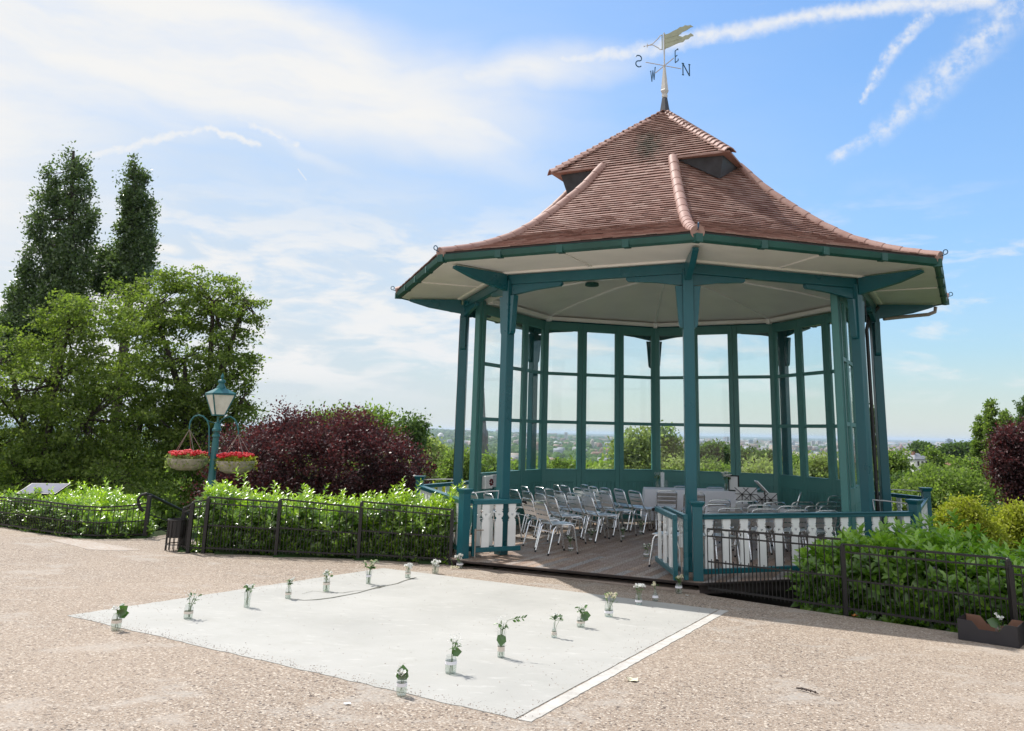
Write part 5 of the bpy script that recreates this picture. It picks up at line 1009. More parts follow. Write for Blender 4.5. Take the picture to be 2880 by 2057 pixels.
# ------------------------------------------------------------------ VEGETATION
def ellip(blobs,depth,yr=.9):
    out=[]
    for b in blobs:
        u,v,ru,rv=b[:4]; dd=depth+(b[4] if len(b)>4 else 0); c=yp(u,v,dd); r=ru*dd/F_; out.append((np.array(c),np.array([r,max(r*yr,.4),rv*dd/F_])))
    return out
def crown_pts(els,ncl,g,shell=.55):
    vol=np.array([(e[1][0]*e[1][1]*e[1][2])**.8 for e in els]); pr=vol/vol.sum(); idx=g.choice(len(els),ncl,p=pr)
    d=nrm(g.normal(size=(ncl,3))); rad=shell+(1-shell)*g.random(ncl)**.6
    C=np.array([e[0] for e in els])[idx]; Rr=np.array([e[1] for e in els])[idx]; return C+d*rad[:,None]*Rr,d
def tree(name,label,mat,blobs,depth,nleaf,leaf=.1,clump=.45,per=70,group=None,seed=1,trunk=None,yr=.9,shell=.5,upf=.6,cz=.6,wr=.62,limb=True,barkmat=None,cat='tree',hang=0.,limbr=.05):
    g=np.random.default_rng(seed); els=ellip(blobs,depth,yr); ncl=max(8,nleaf//per); C,dr=crown_pts(els,ncl,g,shell)
    cr=clump*g.uniform(.55,1.35,ncl); k=np.repeat(np.arange(ncl),per); n=len(k); off=g.normal(size=(n,3))*np.array([1,1,cz])*cr[k][:,None]*.62
    P_=C[k]+off; N_=g.normal(size=(n,3))*.8+[0,0,upf]+dr[k]*.3; D_=nrm(g.normal(size=(n,3))+dr[k]*.7-np.array([0,0,hang])); L=leaf*g.uniform(.6,1.35,n)
    cv=g.uniform(0,1,ncl); v=np.clip(.5+.28*(cv[k]-.5)+.22*g.normal(size=n)+.16*np.clip(off[:,2]/(cr[k]+1e-6),-1,1),0,1)  # lighter leaves towards each clump's top: lit tops put into the colour
    base=els[0][0] if trunk is None else np.array(yp(trunk[0],trunk[1],depth)); bx,by=base[0],base[1]; tz=T(bx,by); root=empty(name,(bx,by,tz)); tag(root,label,cat,group); o0=np.array([bx,by,tz])
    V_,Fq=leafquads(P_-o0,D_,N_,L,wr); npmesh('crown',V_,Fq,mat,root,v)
    zmid=np.mean([e[0][2] for e in els]); zlow=min(e[0][2]-e[1][2] for e in els); fork=max(tz+.8,min(zlow+.25*(zmid-zlow),zmid-.3)); H=max(zmid-tz,1.)
    mb=MB(); r0=max(.1,min(.32,H*.035)); top=Vector((g.normal()*.2,g.normal()*.2,fork-tz)); mb.tube([(0,0,-.4),(0.02,0,.4),top*.6+Vector((.04,.03,0)),top],[r0*1.35,r0*1.05,r0*.85,r0*.7],9)
    if limb:
        sel=g.choice(ncl,min(ncl,46 if limb is True else limb),replace=False)
        hubs=[Vector(e[0]-o0) for e in els]
        for h in hubs[:8]:
            m_=top.lerp(h,.5)+Vector((g.normal()*.15,g.normal()*.15,.15)); mb.tube([top,m_,h],[r0*.55,r0*.4,r0*.22],7)
        for i in sel:
            c=Vector(C[i]-o0); hb=min(hubs[:8],key=lambda q:(q-c).length); s_=hb.lerp(c,.45)+Vector((g.normal()*.12,g.normal()*.12,g.normal()*.12-.04*(c-hb).length)); mb.tube([hb,s_,c],[limbr*.9,limbr*.6,limbr*.2],5)
            for _ in range(2):
                e=c.lerp(hb,.35)+Vector(g.normal(size=3)*.35*clump*2.2); mb.tube([s_,e],[limbr*.4,limbr*.12],4)
    mb.build('trunk',barkmat or M['bark'],root,True); return root
# laurel hedges
def hedge(label,path,width,hf,nsh,seed,mat,front=(0,-1),leafL=.115,zb=None,young=1.,hz=0.):
    """path: ground points (Vectors) of the front line; shoots fill a box of given width behind it"""
    g=np.random.default_rng(seed); P2=np.array([[p.x,p.y] for p in path]); seg=np.hypot(*(P2[1:]-P2[:-1]).T); cum=np.concatenate([[0],np.cumsum(seg)]); tot=cum[-1]
    s=g.uniform(0,tot,nsh); x=np.interp(s,cum,P2[:,0]); y=np.interp(s,cum,P2[:,1]); H=np.interp(s/tot,[h[0] for h in hf],[h[1] for h in hf])
    i=np.clip(np.searchsorted(cum,s)-1,0,len(seg)-1); tx_=(P2[i+1]-P2[i])/seg[i][:,None]; nx_=np.stack([-tx_[:,1],tx_[:,0]],1); nx_*=np.where(nx_@np.array([.0,1.])<0,-1,1)[:,None]
    typ=g.random(nsh); depth=np.where(typ<.42,g.uniform(0,1,nsh)*width,np.where(typ<.86,g.normal(.05,.07,nsh),g.uniform(0,width,nsh)))
    bump=.08*np.sin(s*1.9+seed)+.06*np.sin(s*4.3+2)+.04*np.sin(s*9)
    zt=H+bump+hz; zl=np.array([T(a,b) if False else G(a,b) for a,b in zip(x,y)])-.15 if zb is None else np.full(nsh,zb)
    z=np.where(typ<.42,zt-.10+g.normal(0,.05,nsh)+np.where(g.random(nsh)<.10,g.uniform(.05,.24,nsh),0),zl+(zt-zl)*g.random(nsh)**.85*.93)
    X_=x+nx_[:,0]*depth; Y_=y+nx_[:,1]*depth
    dirv=np.stack([-nx_[:,0]*np.where(typ>=.42,.75,.05)+g.normal(0,.25,nsh),-nx_[:,1]*np.where(typ>=.42,.75,.05)+g.normal(0,.25,nsh),np.where(typ<.42,1.,.75)+g.normal(0,.15,nsh)],1); dirv=nrm(dirv)
    sl=g.uniform(.13,.28,nsh); nl=11; k=np.repeat(np.arange(nsh),nl); j=np.tile(np.arange(nl),nsh); f=(j+.5)/nl
    base=np.stack([X_,Y_,z],1)[k]+dirv[k]*(sl[k]*f)[:,None]; a=j*2.4+g.uniform(0,6.28,nsh)[k]; u_=nrm(np.cross(dirv,[.3,.9,.1])); w_=np.cross(dirv,u_)
    rad=u_[k]*np.cos(a)[:,None]+w_[k]*np.sin(a)[:,None]; up_=.35+.9*f; D_=nrm(rad+dirv[k]*up_[:,None]+g.normal(size=rad.shape)*.12); N_=nrm(dirv[k]-rad*.3)
    L=leafL*(1.1-.45*f)*g.uniform(.75,1.2,len(k))
    o0=np.array([P2[0,0],P2[0,1],G(*P2[0])]); V_,Fq=ovalleaves(base-o0,D_,N_,L,.42)
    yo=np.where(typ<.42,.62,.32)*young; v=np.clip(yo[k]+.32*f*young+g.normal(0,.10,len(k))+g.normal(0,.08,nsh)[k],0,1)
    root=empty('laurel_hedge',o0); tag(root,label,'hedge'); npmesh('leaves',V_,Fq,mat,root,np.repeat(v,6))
    # woody stems and inner shade leaves
    mb=MB()
    for q in range(int(tot*7)):
        ss=g.uniform(0,tot); px=float(np.interp(ss,cum,P2[:,0])); py=float(np.interp(ss,cum,P2[:,1])); ii=min(len(seg)-1,max(0,int(np.searchsorted(cum,ss))-1)); sg=1 if (P2[ii+1]-P2[ii])[0]>0 else -1
        t1=(P2[ii+1]-P2[ii])/seg[ii]; nn2=np.array([-t1[1],t1[0]])*sg; dd=g.uniform(.15,max(.3,width-.1)); bx,by=px+nn2[0]*dd,py+nn2[1]*dd; h=float(np.interp(ss/tot,[h[0] for h in hf],[h[1] for h in hf]))+hz
        gz_=G(bx,by)-.35 if zb is None else zb; p0_=Vector((bx,by,gz_))-Vector(o0); mb.tube([p0_,p0_+Vector((g.normal()*.08,g.normal()*.08,(h-gz_)*.5)),p0_+Vector((g.normal()*.16,g.normal()*.16,(h-gz_)*.88))],[.016,.011,.004],5)
    mb.build('stems',M['bark'],root)
    m=int(tot*(300 if mat is M['l_lshade'] else 480)); ss=g.uniform(0,tot,m); px=np.interp(ss,cum,P2[:,0]); py=np.interp(ss,cum,P2[:,1]); ii=np.clip(np.searchsorted(cum,ss)-1,0,len(seg)-1); t1=(P2[ii+1]-P2[ii])/seg[ii][:,None]; nn2=np.stack([-t1[:,1],t1[:,0]],1); nn2*=np.where(nn2[:,1]<0,-1,1)[:,None]; dd=g.uniform(.1,width,m); Hm=np.interp(ss/tot,[h[0] for h in hf],[h[1] for h in hf])+hz-.08; zl_=(G(px,py)-.3 if zb is None else zb)
    P_=np.stack([px+nn2[:,0]*dd,py+nn2[:,1]*dd,zl_+(Hm-zl_)*g.random(m)],1)-o0
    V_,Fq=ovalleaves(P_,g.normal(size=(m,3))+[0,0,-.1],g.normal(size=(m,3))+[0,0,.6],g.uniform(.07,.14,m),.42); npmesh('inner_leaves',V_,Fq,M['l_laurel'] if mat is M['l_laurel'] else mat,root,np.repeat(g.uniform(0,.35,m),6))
    return root
def shift(pts,dy): return [Vector((p.x,p.y+dy,p.z)) for p in pts]
hgt=lambda u,v,p: yp(u,v,p.y).z
LH=shift([gp(*q) for q in [(528,1556),(571,1557),(774,1566),(1006,1575),(1262,1589)]],.27)
hp=lambda u,v,dy=.55: yp(u,v,gp(u,1575).y+dy).z
hedge('bright green laurel hedge behind the left railings, between the lamp post and the bandstand',LH,1.25,[(0,.78),(.06,.86),(.2,.82),(.33,.70),(.5,.62),(.75,.66),(.9,.80),(1,.84)],1900,3,M['l_laurel'],leafL=.105)
FH=shift([gp(*q) for q in [(-90,1472),(0,1482),(91,1498),(150,1506),(206,1512),(274,1515.5),(366,1514),(398,1513)]],.24)
hedge('bright green laurel hedge at the far left behind the low curved railings',FH,1.5,[(0,.46),(.3,.50),(.6,.47),(.82,.42),(.93,.30),(1,.18)],2100,4,M['l_laurel'],leafL=.105)
a_=gp(410,1512); b_=gp(487,1546); SH=[Vector((a_.x+.1,a_.y+1.0,0)),Vector((b_.x-.15,b_.y+2.1,0)),Vector((b_.x+.9,b_.y+2.0,0))]
hedge('low laurel hedge beyond the handrail, between the two larger hedges',SH,1.0,[(0,.12),(.5,-.05),(1,-.1)],520,5,M['l_laurel'],leafL=.105,hz=0.0)
RH=[Vector((p.x+.2,p.y+.38,p.z)) for p in [gp(*q) for q in [(2235,1709),(2376,1731),(2600,1764),(2856,1803),(3240,1861)]]]
hedge('dark glossy laurel hedge in the bandstand shade behind the right railings',RH,1.5,[(0,.34),(.1,.48),(.3,.55),(.6,.57),(1,.60)],1900,6,M['l_lshade'],leafL=.165,zb=-1.3,young=1.)
# left trees
tree('broad_tree','large broad green tree behind the lamp post with sparse limbs against the sky at right',M['l_big'],[(520,1010,205,215),(600,850,110,95),(430,860,150,110),(640,1070,90,150),(400,1180,200,190),(560,1230,150,140),(685,1120,45,110),(690,845,55,32),(715,905,38,28),(690,960,45,36),(520,790,90,45),(700,1180,50,50),(330,1340,140,90),(560,1370,130,70)],30,60000,.115,.32,62,seed=21,trunk=(560,1300),shell=.35,upf=.8,cz=.42,limb=130,limbr=.05,hang=.2)
tree('broad_tree','lower green tree filling the left edge in front of the poplars',M['l_big'],[(150,1080,190,130),(60,1200,210,170),(240,1180,170,190),(190,930,110,70),(100,1330,210,110),(300,1350,160,110),(20,1000,80,90),(-90,1200,120,200),(260,900,120,70),(170,880,90,50),(330,960,90,110)],27,52000,.105,.34,62,seed=22,trunk=(140,1300),shell=.35,upf=.8,cz=.42,limb=80,hang=.2)
P1=[(207,425,16,38),(206,475,34,50),(212,540,44,64),(218,620,46,74),(213,700,50,74),(198,780,60,84),(175,860,78,84),(120,900,90,90),(60,960,80,90),(139,500,22,38),(134,565,38,62),(130,655,48,74),(114,750,56,74),(85,840,60,74),(45,900,50,55)]
tree('poplar','tallest dark poplar with two spires rising behind the left trees',M['l_poplar'],[(u,v,ru*1.0,rv*.97) for u,v,ru,rv in P1],46,50000,.17,.30,60,group='pair of poplars behind the left trees',seed=23,trunk=(150,1000),yr=1.,shell=.3,cz=1.25,limb=70,limbr=.05,hang=-.5)
P2=[(384,462,16,34),(382,515,32,50),(380,580,42,58),(384,650,52,64),(378,720,62,64),(355,780,80,64),(300,735,34,44),(285,790,40,44),(424,600,20,28),(420,700,30,34)]
tree('poplar','smaller single spired dark poplar to the right of the tallest one',M['l_poplar'],[(u-4,v,ru*.95,rv*.97) for u,v,ru,rv in P2],48,32000,.17,.28,60,group='pair of poplars behind the left trees',seed=24,trunk=(360,900),yr=1.,shell=.3,cz=1.25,limb=50,limbr=.05,hang=-.5)
tree('copper_tree','wide dome of dark red copper foliage between the lamp post and the bandstand',M['l_copper'],[(900,1300,260,125),(780,1300,180,100),(1050,1310,140,105),(930,1215,140,62),(700,1320,110,90),(650,1250,50,50),(800,1165,16,22),(785,1200,26,30),(975,1165,45,25),(1110,1370,95,60),(800,1400,230,70),(1000,1410,170,50),(1170,1400,40,30)],23,74000,.07,.26,60,seed=25,trunk=(900,1400),shell=.55,upf=.3,cz=.7,wr=.7,limb=60,limbr=.03)
tree('oak_tree','mid green tree top showing above the middle of the copper foliage',M['l_mid'],[(935,1195,75,42),(1040,1185,55,32),(870,1215,40,26),(980,1220,120,50)],33,12000,.13,.4,55,seed=26,yr=.8,limb=20)
tree('oak_tree','small dark green tree top at the right shoulder of the copper foliage',M['l_dark'],[(1155,1200,28,32),(1140,1235,40,40)],34,5200,.13,.35,55,seed=27,limb=14)
tree('leafy_tree','pale green tree between the copper foliage and the left bandstand post',M['l_pale'],[(1215,1280,42,45),(1230,1340,60,60),(1190,1330,40,60)],52,9000,.19,.5,50,seed=28,limb=16)
tree('leafy_tree','dark green tree directly left of the left bandstand post',M['l_mid'],[(1300,1330,42,62),(1340,1370,40,50)],46,9000,.17,.5,50,seed=29,limb=16)
tree('yellow_shrub','low yellow green bush above the left railing of the bandstand',M['l_yellow'],[(1265,1400,45,22),(1300,1392,30,20)],31,4200,.10,.3,50,seed=30,limb=8,cat='bush')
gb='trees seen through the glazed screens'
GT=[('birch_tree','tall pale feathery tree seen through the middle window left of the centre post','l_pale',[(1795,1300,62,62),(1812,1238,30,42),(1765,1255,32,38),(1790,1350,90,40)],44,15000),
('leafy_tree','narrow olive tree seen through the window touching the nearest post on its left','l_mid',[(1882,1290,32,62),(1878,1235,20,32),(1885,1345,40,40)],46,8000),
('leafy_tree','pale green tree low in the window just left of the nearest post','l_pale',[(1922,1335,42,36),(1930,1370,50,30)],41,6000),
('oak_tree','dark round topped tree in the first window right of the nearest post','l_dark',[(2015,1292,50,36),(1990,1275,28,22),(2045,1320,30,50)],55,8000),
('leafy_tree','mid green tree below the dark round topped one in the same window','l_mid',[(2010,1345,62,38),(2030,1385,70,30)],42,8000),
('oak_tree','dark tree tops in the second window right of the nearest post','l_dark',[(2110,1300,52,26),(2160,1295,30,26)],62,6000),
('willow_tree','large pale olive tree filling the second window right of the nearest post','l_pale',[(2140,1360,90,52),(2190,1345,45,40)],40,12000),
('leafy_tree','mid green tree in the narrow angled window beside the dark bracket','l_mid',[(2248,1320,38,40),(2240,1360,50,40)],48,6000),
('willow_tree','pale green tree in the angled window nearest the right post','l_pale',[(2300,1345,46,48),(2330,1330,30,44)],42,8000),
('oak_tree','dark green tree seen low through the first back window on the left','l_mid',[(1555,1345,40,38),(1600,1350,45,36),(1575,1318,26,20)],60,7000),
('leafy_tree','pale rounded tree low in the second back window from the left','l_pale',[(1680,1352,55,30),(1640,1365,40,30)],66,6500),
('oak_tree','dark tree seen through the angled left screen beside the church spire','l_mid',[(1372,1335,34,50),(1440,1345,40,40),(1405,1370,50,40)],56,7500)]
for i,(nm_,lb_,mt,bl,dp,nl) in enumerate(GT): tree(nm_,lb_,M[mt],bl,dp,nl,.0038*dp,.42,50,group=gb,seed=40+i,limb=14,limbr=.04)
gr_='trees on the slope right of the bandstand'
RT=[('poplar','slim dark poplar peeping out behind the right bandstand posts','l_dark',[(2453,1180,8,30),(2455,1235,14,45),(2455,1310,20,60)],48,5000),
('leafy_tree','green tree immediately right of the last bandstand post','l_mid',[(2500,1330,42,50),(2520,1300,34,30),(2480,1390,40,50)],44,9000),
('oak_tree','dark rounded tree low beside the last bandstand post','l_dark',[(2512,1395,30,36),(2530,1360,20,20)],40,4500),
('leafy_tree','bushy green tree in front of the white house','l_mid',[(2570,1372,36,36),(2612,1345,24,26)],60,5500),
('leafy_tree','upright green tree just right of the white house','l_mid',[(2628,1300,26,34),(2640,1340,34,34)],80,4500),
('willow_tree','broad light green tree behind the right end newel posts','l_mid',[(2620,1420,110,72),(2680,1390,100,62),(2580,1470,80,70),(2560,1390,50,40),(2740,1400,70,60)],32,26000),
('leafy_tree','mid green tree below the pair of tall poplars','l_mid',[(2750,1350,50,40),(2790,1420,60,60),(2720,1320,46,26)],50,9000),
('poplar','left poplar of the pair at the right, slightly shorter','l_mid',[(2757,1192,5,20),(2755,1225,11,30),(2752,1275,17,44),(2757,1350,28,50)],58,13000),
('poplar','tall pointed poplar of the pair at the right','l_mid',[(2788,1146,5,20),(2788,1180,11,32),(2790,1235,15,44),(2795,1310,20,60)],57,13000),
('poplar','ragged poplar top beside the copper tree at the right edge','l_mid',[(2828,1178,9,20),(2834,1215,14,40),(2836,1270,20,50)],56,9000),
('poplar','poplar partly cut off by the right edge above the copper tree','l_dark',[(2878,1140,10,34),(2882,1190,18,45),(2884,1250,22,60)],50,5000),
('copper_tree','copper leaved tree cut off by the right edge of the photo','l_copper',[(2850,1250,44,46),(2862,1330,62,62),(2835,1215,20,20),(2872,1400,44,52),(2820,1300,30,30),(2910,1300,60,120),(2845,1420,22,30)],26,24000),
('golden_shrub','yellow green conifer like shrub in front of the light green tree','l_yellow',[(2700,1470,50,36),(2712,1430,26,24),(2735,1505,70,40),(2660,1500,40,30)],20,16000),
('golden_shrub','second yellow green shrub at the right edge','l_yellow',[(2850,1485,44,36),(2868,1450,26,26),(2890,1520,60,40)],21,11000),
('dark_shrub','dark green shrub between the two yellow green shrubs','l_dark',[(2790,1500,40,30),(2600,1520,60,30),(2790,1455,30,24)],24,7000)]
for i,(nm_,lb_,mt,bl,dp,nl) in enumerate(RT): tree(nm_,lb_,M[mt],bl,dp,nl,(.0028 if nm_=='poplar' else .0036)*dp if dp>30 else .0033*dp,.2 if nm_=='poplar' else (.4 if dp>30 else .24),50,group=gr_,seed=60+i,limb=14,limbr=.035,cat='shrub' if 'shrub' in nm_ else 'tree',yr=1.)
gf='dark rounded trees far off at the right'
for i,(u,v,ru,rv,lb_) in enumerate([(2592,1262,30,16,'dark rounded far tree right behind the white house'),(2690,1270,42,22,'larger dark rounded far tree in front of the pale towers'),(2735,1264,26,18,'dark rounded far tree left of the pair of poplars')]): tree('round_tree',lb_,M['l_dark'],[(u,v,ru*.85,rv*.85)],(320 if i==0 else 210),4200,(.9 if i==0 else .6),(1.3 if i==0 else .9),40,group=gf,seed=80+i,limb=False)
# ------------------------------------------------------------------ FAR LANDSCAPE
def proj(P_):
    d=np.asarray(P_)-CAM; f=d@_fw; return 1440+PX+F_*(d@_R)/f, 1028.5+PY-F_*(d@_U)/f
g=np.random.default_rng(5)
def scatter(n,r0,r1,az0=-1.15,az1=1.0,pw=1.5):
    r=r0*(r1/r0)**(g.random(n)**pw*1.0); a=g.uniform(az0,az1,n); return r*np.sin(a),r*np.cos(a),r
# near woodland: leaf tufts
Pl=[];Ll=[];vl=[];Dl=[];Nl=[]
x,y,r=scatter(1100,75,520,pw=1.)
z=terr(x,y)
for i in range(len(x)):
    R0=g.uniform(3.2,6.5); hh=g.uniform(6,11); cz=z[i]+hh-R0*.8
    top=cz+R0; lim=1.99-r[i]*.030          # keep crowns under the skyline seen from the terrace
    if top>lim: cz-=top-lim
    m=int(420*min(1.8,120/r[i]+.35)); d=nrm(g.normal(size=(m,3))); d[:,2]=np.abs(d[:,2])*1.0-.15; lump=1+.25*np.sin(d[:,0]*5+i)*np.cos(d[:,1]*6+i*2)
    Pl.append(np.stack([x[i]+d[:,0]*R0*lump,y[i]+d[:,1]*R0*lump,cz+d[:,2]*R0*.95*lump],1)); Nl.append(d+g.normal(size=(m,3))*.5); Dl.append(g.normal(size=(m,3))); Ll.append(g.uniform(.7,1.5,m)*R0*(.13 if r[i]<200 else .2)); vl.append(np.clip(g.uniform(.15,.85)+g.normal(0,.13,m),0,1))
P_=np.vstack(Pl); V_,Fq=leafquads(P_,np.vstack(Dl),np.vstack(Nl),np.concatenate(Ll),.8); wd=npmesh('woodland',V_,Fq,M['l_mid'],None,np.concatenate(vl)); tag(wd,'mass of green tree tops covering the slopes below the terrace','woodland',kind='stuff')
# far woodland: lumpy domes
dome=[];nk=8
for zz_,rr_ in((0.,1.),(.55,.86),(.9,.45)): dome+= [(rr_*math.cos(2*PI*k/nk),rr_*math.sin(2*PI*k/nk),zz_) for k in range(nk)]
dome.append((0,0,1.05)); dome=np.array(dome); df=[(i*nk+k,i*nk+(k+1)%nk,(i+1)*nk+(k+1)%nk,(i+1)*nk+k) for i in range(2) for k in range(nk)]+[(2*nk+k,2*nk+(k+1)%nk,len(dome)-1,len(dome)-1) for k in range(nk)]
df3=[];
for f in df:
    df3.append(f[:3]); 
    if f[2]!=f[3]: df3.append((f[0],f[2],f[3]))
df3=np.array(df3)
x,y,r=scatter(24000,480,9500,pw=.85); dens=hnoise(x,y,.0016,21)+np.where(np.arctan2(x,y)>.05,-1.2,.6)*np.clip((r-1200)/2500,0,1); keep=(dens>-.9)|(r<1100); x,y,r=x[keep],y[keep],r[keep]; z=terr(x,y); n=len(x); s_=g.uniform(4,9,n)*(1+r/3500); hgt_=g.uniform(6,12,n)
V3=dome[None]*np.stack([s_,s_*g.uniform(.7,1.3,n),hgt_],1)[:,None]*(1+.22*g.normal(size=(n,len(dome),1))*.8)+np.stack([x,y,z],1)[:,None]
Fq=(np.arange(n)[:,None,None]*len(dome)+df3[None]).reshape(-1,3); fw=npmesh('distant_woodland',V3.reshape(-1,3),Fq,M['far_wood'],None,np.repeat(np.clip(g.uniform(0,1,n)*.7+.3*g.random(n),0,1),len(df3))+g.normal(0,.07,n*len(df3))); tag(fw,'hazy blue green woods stretching to the horizon','woodland',kind='stuff')
# far houses
def boxes(x,y,z,w,d,h,rot,base=-3):
    n=len(x); c=np.array([(-1,-1,0),(1,-1,0),(1,1,0),(-1,1,0),(-1,-1,1),(1,-1,1),(1,1,1),(-1,1,1),(-1,0,1.45),(1,0,1.45)]); S_=np.stack([w/2,d/2,h],1)[:,None]; q=c[None]*S_; ca,sa=np.cos(rot)[:,None],np.sin(rot)[:,None]; X_=q[...,0]*ca-q[...,1]*sa+x[:,None]; Y_=q[...,0]*sa+q[...,1]*ca+y[:,None]; Z_=q[...,2]+z[:,None]
    f=np.array([(0,1,5),(0,5,4),(1,2,6),(1,6,5),(2,3,7),(2,7,6),(3,0,4),(3,4,7),(4,5,9),(4,9,8),(6,7,8),(6,8,9),(5,6,9),(7,4,8)]); return np.stack([X_,Y_,Z_],-1).reshape(-1,3),(np.arange(n)[:,None,None]*10+f[None]).reshape(-1,3)
x,y,r=scatter(8500,900,12000,pw=.75); azm=np.arctan2(x,y); keep=(g.random(len(x))<np.where(azm>.1,.7,np.where(azm>-.05,.3,.07))*np.clip((r-700)/1500,.15,1)); x,y,r=x[keep],y[keep],r[keep]; n=len(x); z=terr(x,y)
sz=np.clip(r/2600,1,2.8); V_,Fq=boxes(x,y,z,g.uniform(9,26,n)*sz,g.uniform(8,12,n)*sz,g.uniform(6,11,n)*np.where(g.random(n)<.06,2.4,1),g.uniform(0,PI,n)); vv=g.random(n); ft=npmesh('distant_town',V_,Fq,M['far_town'],None,np.repeat(vv,14)); tag(ft,'far hazy town of tiny pale roofs and walls towards the horizon','town',kind='stuff')
gt='tower blocks on the far city skyline'
TB=[(2111,1238,10,26,'blue grey tower block left in the second window right of the nearest post',.42),(2130,1244,17,28,'wide brownish tower block right of the blue grey one',.2),(2170,1241,14,24,'tower block at the right edge of the second window',.25),(2230,1240,8,24,'slim tower block in the narrow angled window',.8),(2286,1241,9,24,'white tower, left one of two in the last window',.9),(2303,1241,9,22,'pale tower, right one of two in the last window',.85),(1592,1217,9,18,'pale tower block on the hill in the first back window',.9),(1900,1224,7,18,'faint tower just left of the nearest post',.9),(2046,1229,6,20,'faint slim tower at the right of the first window',.8),(2669,1236,15,34,'blue grey office tower far right, tallest of its cluster',.42),(2652,1246,17,30,'pinkish white tower left of the blue grey office tower',.72),(2690,1248,18,22,'white tower group right of the blue grey office tower',.88),(2726,1247,20,18,'low white building partly behind the far round trees',.9)]
for u,vt,wp_,hp_,lb_,v in TB:
    D=5200 if vt>1215 else 7000; w=wp_*D/F_; top=yp(u,vt,D); zb=float(terr(np.array([top.x]),np.array([top.y]))[0])-5; root=empty('tower_block',(top.x,top.y,zb)); tag(root,lb_,'tower block',gt); h=top.z-zb
    m1=MB(); m1.box(-w/2,w/2,-w*.35,w*.35,0,h); m1.box(-w*.18,w*.18,-w*.15,w*.15,h,h+w*.14); o=m1.build('walls',paint('tower wall %.2f'%v,(.16,.22,.30) if v==.42 else ((.34,.26,.22) if v<.3 else (.62*v,.58*v,.58*v)),.05,.8,.02),root)
    m2=MB(); nb=7
    for j in range(nb): z0=h*(j+.4)/nb; m2.box(-w*.44,w*.44,-w*.35-.35,-w*.35-.05,z0,z0+h/nb*.38)
    m2.build('window_bands',paint('tower glass %.2f'%v,(.07,.09,.12),.1,.3),root)
# church spire
D=520; tp=yp(1362,1097,D); zb=T(tp.x,tp.y)-2; root=empty('church',(tp.x,tp.y,zb)); tag(root,'dark stone church with a tall needle spire seen through the left glazed screen','church'); w=5.2/2; zs=yp(1365,1232,D).z-zb
st=paint('dark church stone',(.075,.075,.08),.3,.85,.6,dirt=.4)
m=MB(); m.box(-w*1.25,w*1.25,-w*1.25,w*1.25,0,zs-2); m.build('tower',st,root)
m=MB(); m.lathe([(w*1.28,zs-2),(w*1.0,zs+2),(w*.5,zs+(tp.z-zb-zs)*.45),(.12,tp.z-zb-1)],8); sp_=m.build('spire',st,root)
for q in range(4):
    a=q*PI/2; m=MB(); m.lathe([(.5,zs-2),(.5,zs+1),(.05,zs+5)],6,(w*1.1*math.cos(a+.78)*1.3,w*1.1*math.sin(a+.78)*1.3,0)); m.build('pinnacle',st,root)
m=MB(); m.tube([(0,0,tp.z-zb-1.2),(0,0,tp.z-zb+1)],.08,5); m.tube([(-.5,0,tp.z-zb+.3),(.5,0,tp.z-zb+.3)],.07,5); m.build('cross',st,sp_)
m=MB(); m.box(-w*6,-w*1.25,-4,4,0,9); m.build('nave_wall',st,root); m=MB(); m.add([(-w*6,-4.3,9),(-w*1.25,-4.3,9),(-w*1.25,4.3,9),(-w*6,4.3,9),(-w*6,0,15),(-w*1.25,0,15)],[(0,1,5,4),(2,3,4,5),(0,4,3),(1,2,5)]); m.build('nave_roof',M['dark'],root)
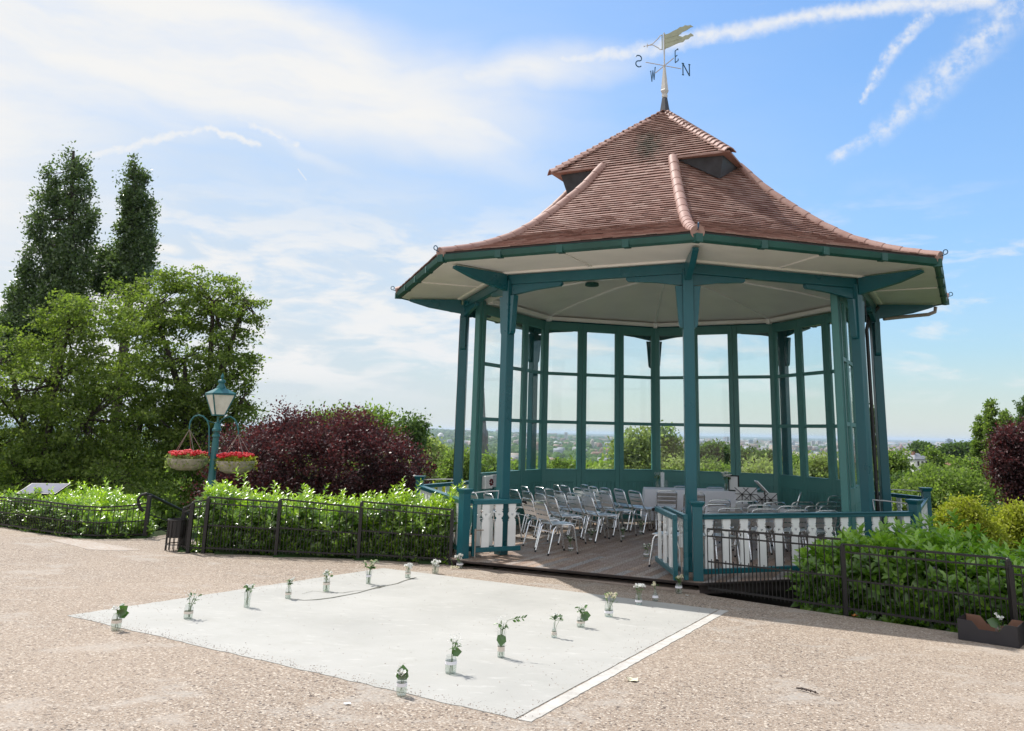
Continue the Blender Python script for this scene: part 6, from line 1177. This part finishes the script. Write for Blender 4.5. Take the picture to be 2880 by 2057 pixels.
# houses on the slope
def house(u,ve,vr,wpx,D,label,wall,roofm,rot=.3,chim=True,low=8):
    c=yp(u,ve,D); rt_=yp(u,vr,D).z-c.z; w=wpx*D/F_/2; zb=T(c.x,c.y); root=empty('house',(c.x,c.y,min(zb,c.z-low)),rot); tag(root,label,'house','houses among the trees at the right'); H=c.z-min(zb,c.z-low)
    m=MB(); m.box(-w,w,-w*.8,w*.8,0,H); wl=m.build('wall',wall,root)
    m=MB(); e=1.1; m.add([(-w*e,-w*.9,H),(w*e,-w*.9,H),(w*e,w*.9,H),(-w*e,w*.9,H),(-w*.25,0,H+rt_),(w*.25,0,H+rt_),(-w*e,-w*.9,H-.25),(w*e,-w*.9,H-.25),(w*e,w*.9,H-.25),(-w*e,w*.9,H-.25)],[(0,1,5,4),(1,2,5),(2,3,4,5),(3,0,4),(6,7,1,0),(7,8,2,1),(8,9,3,2),(9,6,0,3)]); rf=m.build('roof',roofm,root)
    if chim: m=MB(); m.box(-w*.55,-w*.3,-.5,.5,H+rt_*.3,H+rt_*1.25); m.build('chimney',paint('chimney brick',(.25,.13,.09),.2,.9),rf)
    for fl in range(2):
        for xx in(-.55,0,.55):
            m=MB(); m.box(xx*w-w*.13,xx*w+w*.13,-w*.8-.06,-w*.8-.01,H-1.9-fl*2.8,H-.6-fl*2.8); m.build('window',paint('dark window',(.04,.05,.06),.1,.2) if False else M['dark'],root)
slate=paint('grey slate roof',(.19,.20,.22),.15,.6,2.); redt=paint('red tile roof',(.34,.17,.13),.15,.8,2.); ww=paint('white render',(.70,.69,.66),.05,.8,1.)
house(2578,1291,1275,50,260,'white walled house with a grey slate hipped roof and brick chimney among the trees',ww,slate,.35)
house(2702,1296,1288,26,300,'small house with a pinkish tiled roof left of the poplars',paint('brick wall',(.36,.2,.15),.15,.9,2.),redt,-.2,False)
house(2662,1310,1299,26,240,'low brown roofed house between the round far tree and the light green tree',paint('tan wall',(.42,.33,.26),.1,.9,2.),redt,.2,False)
# ------------------------------------------------------------------ HAZE
hm=NT('haze air'); pv=hm.n('ShaderNodeVolumePrincipled'); pv.inputs['Color'].default_value=(.70,.84,1.,1); pv.inputs['Density'].default_value=6.5e-5; pv.inputs['Anisotropy'].default_value=.2; hm.l(pv.outputs[0],hm.out.inputs['Volume'])
mb=MB(); mb.box(-33000,33000,-33000,33000,-110,34); hz=mb.build('haze',hm.m,None); tag(hz,'thin pale haze lying over the distant city','haze',kind='stuff')
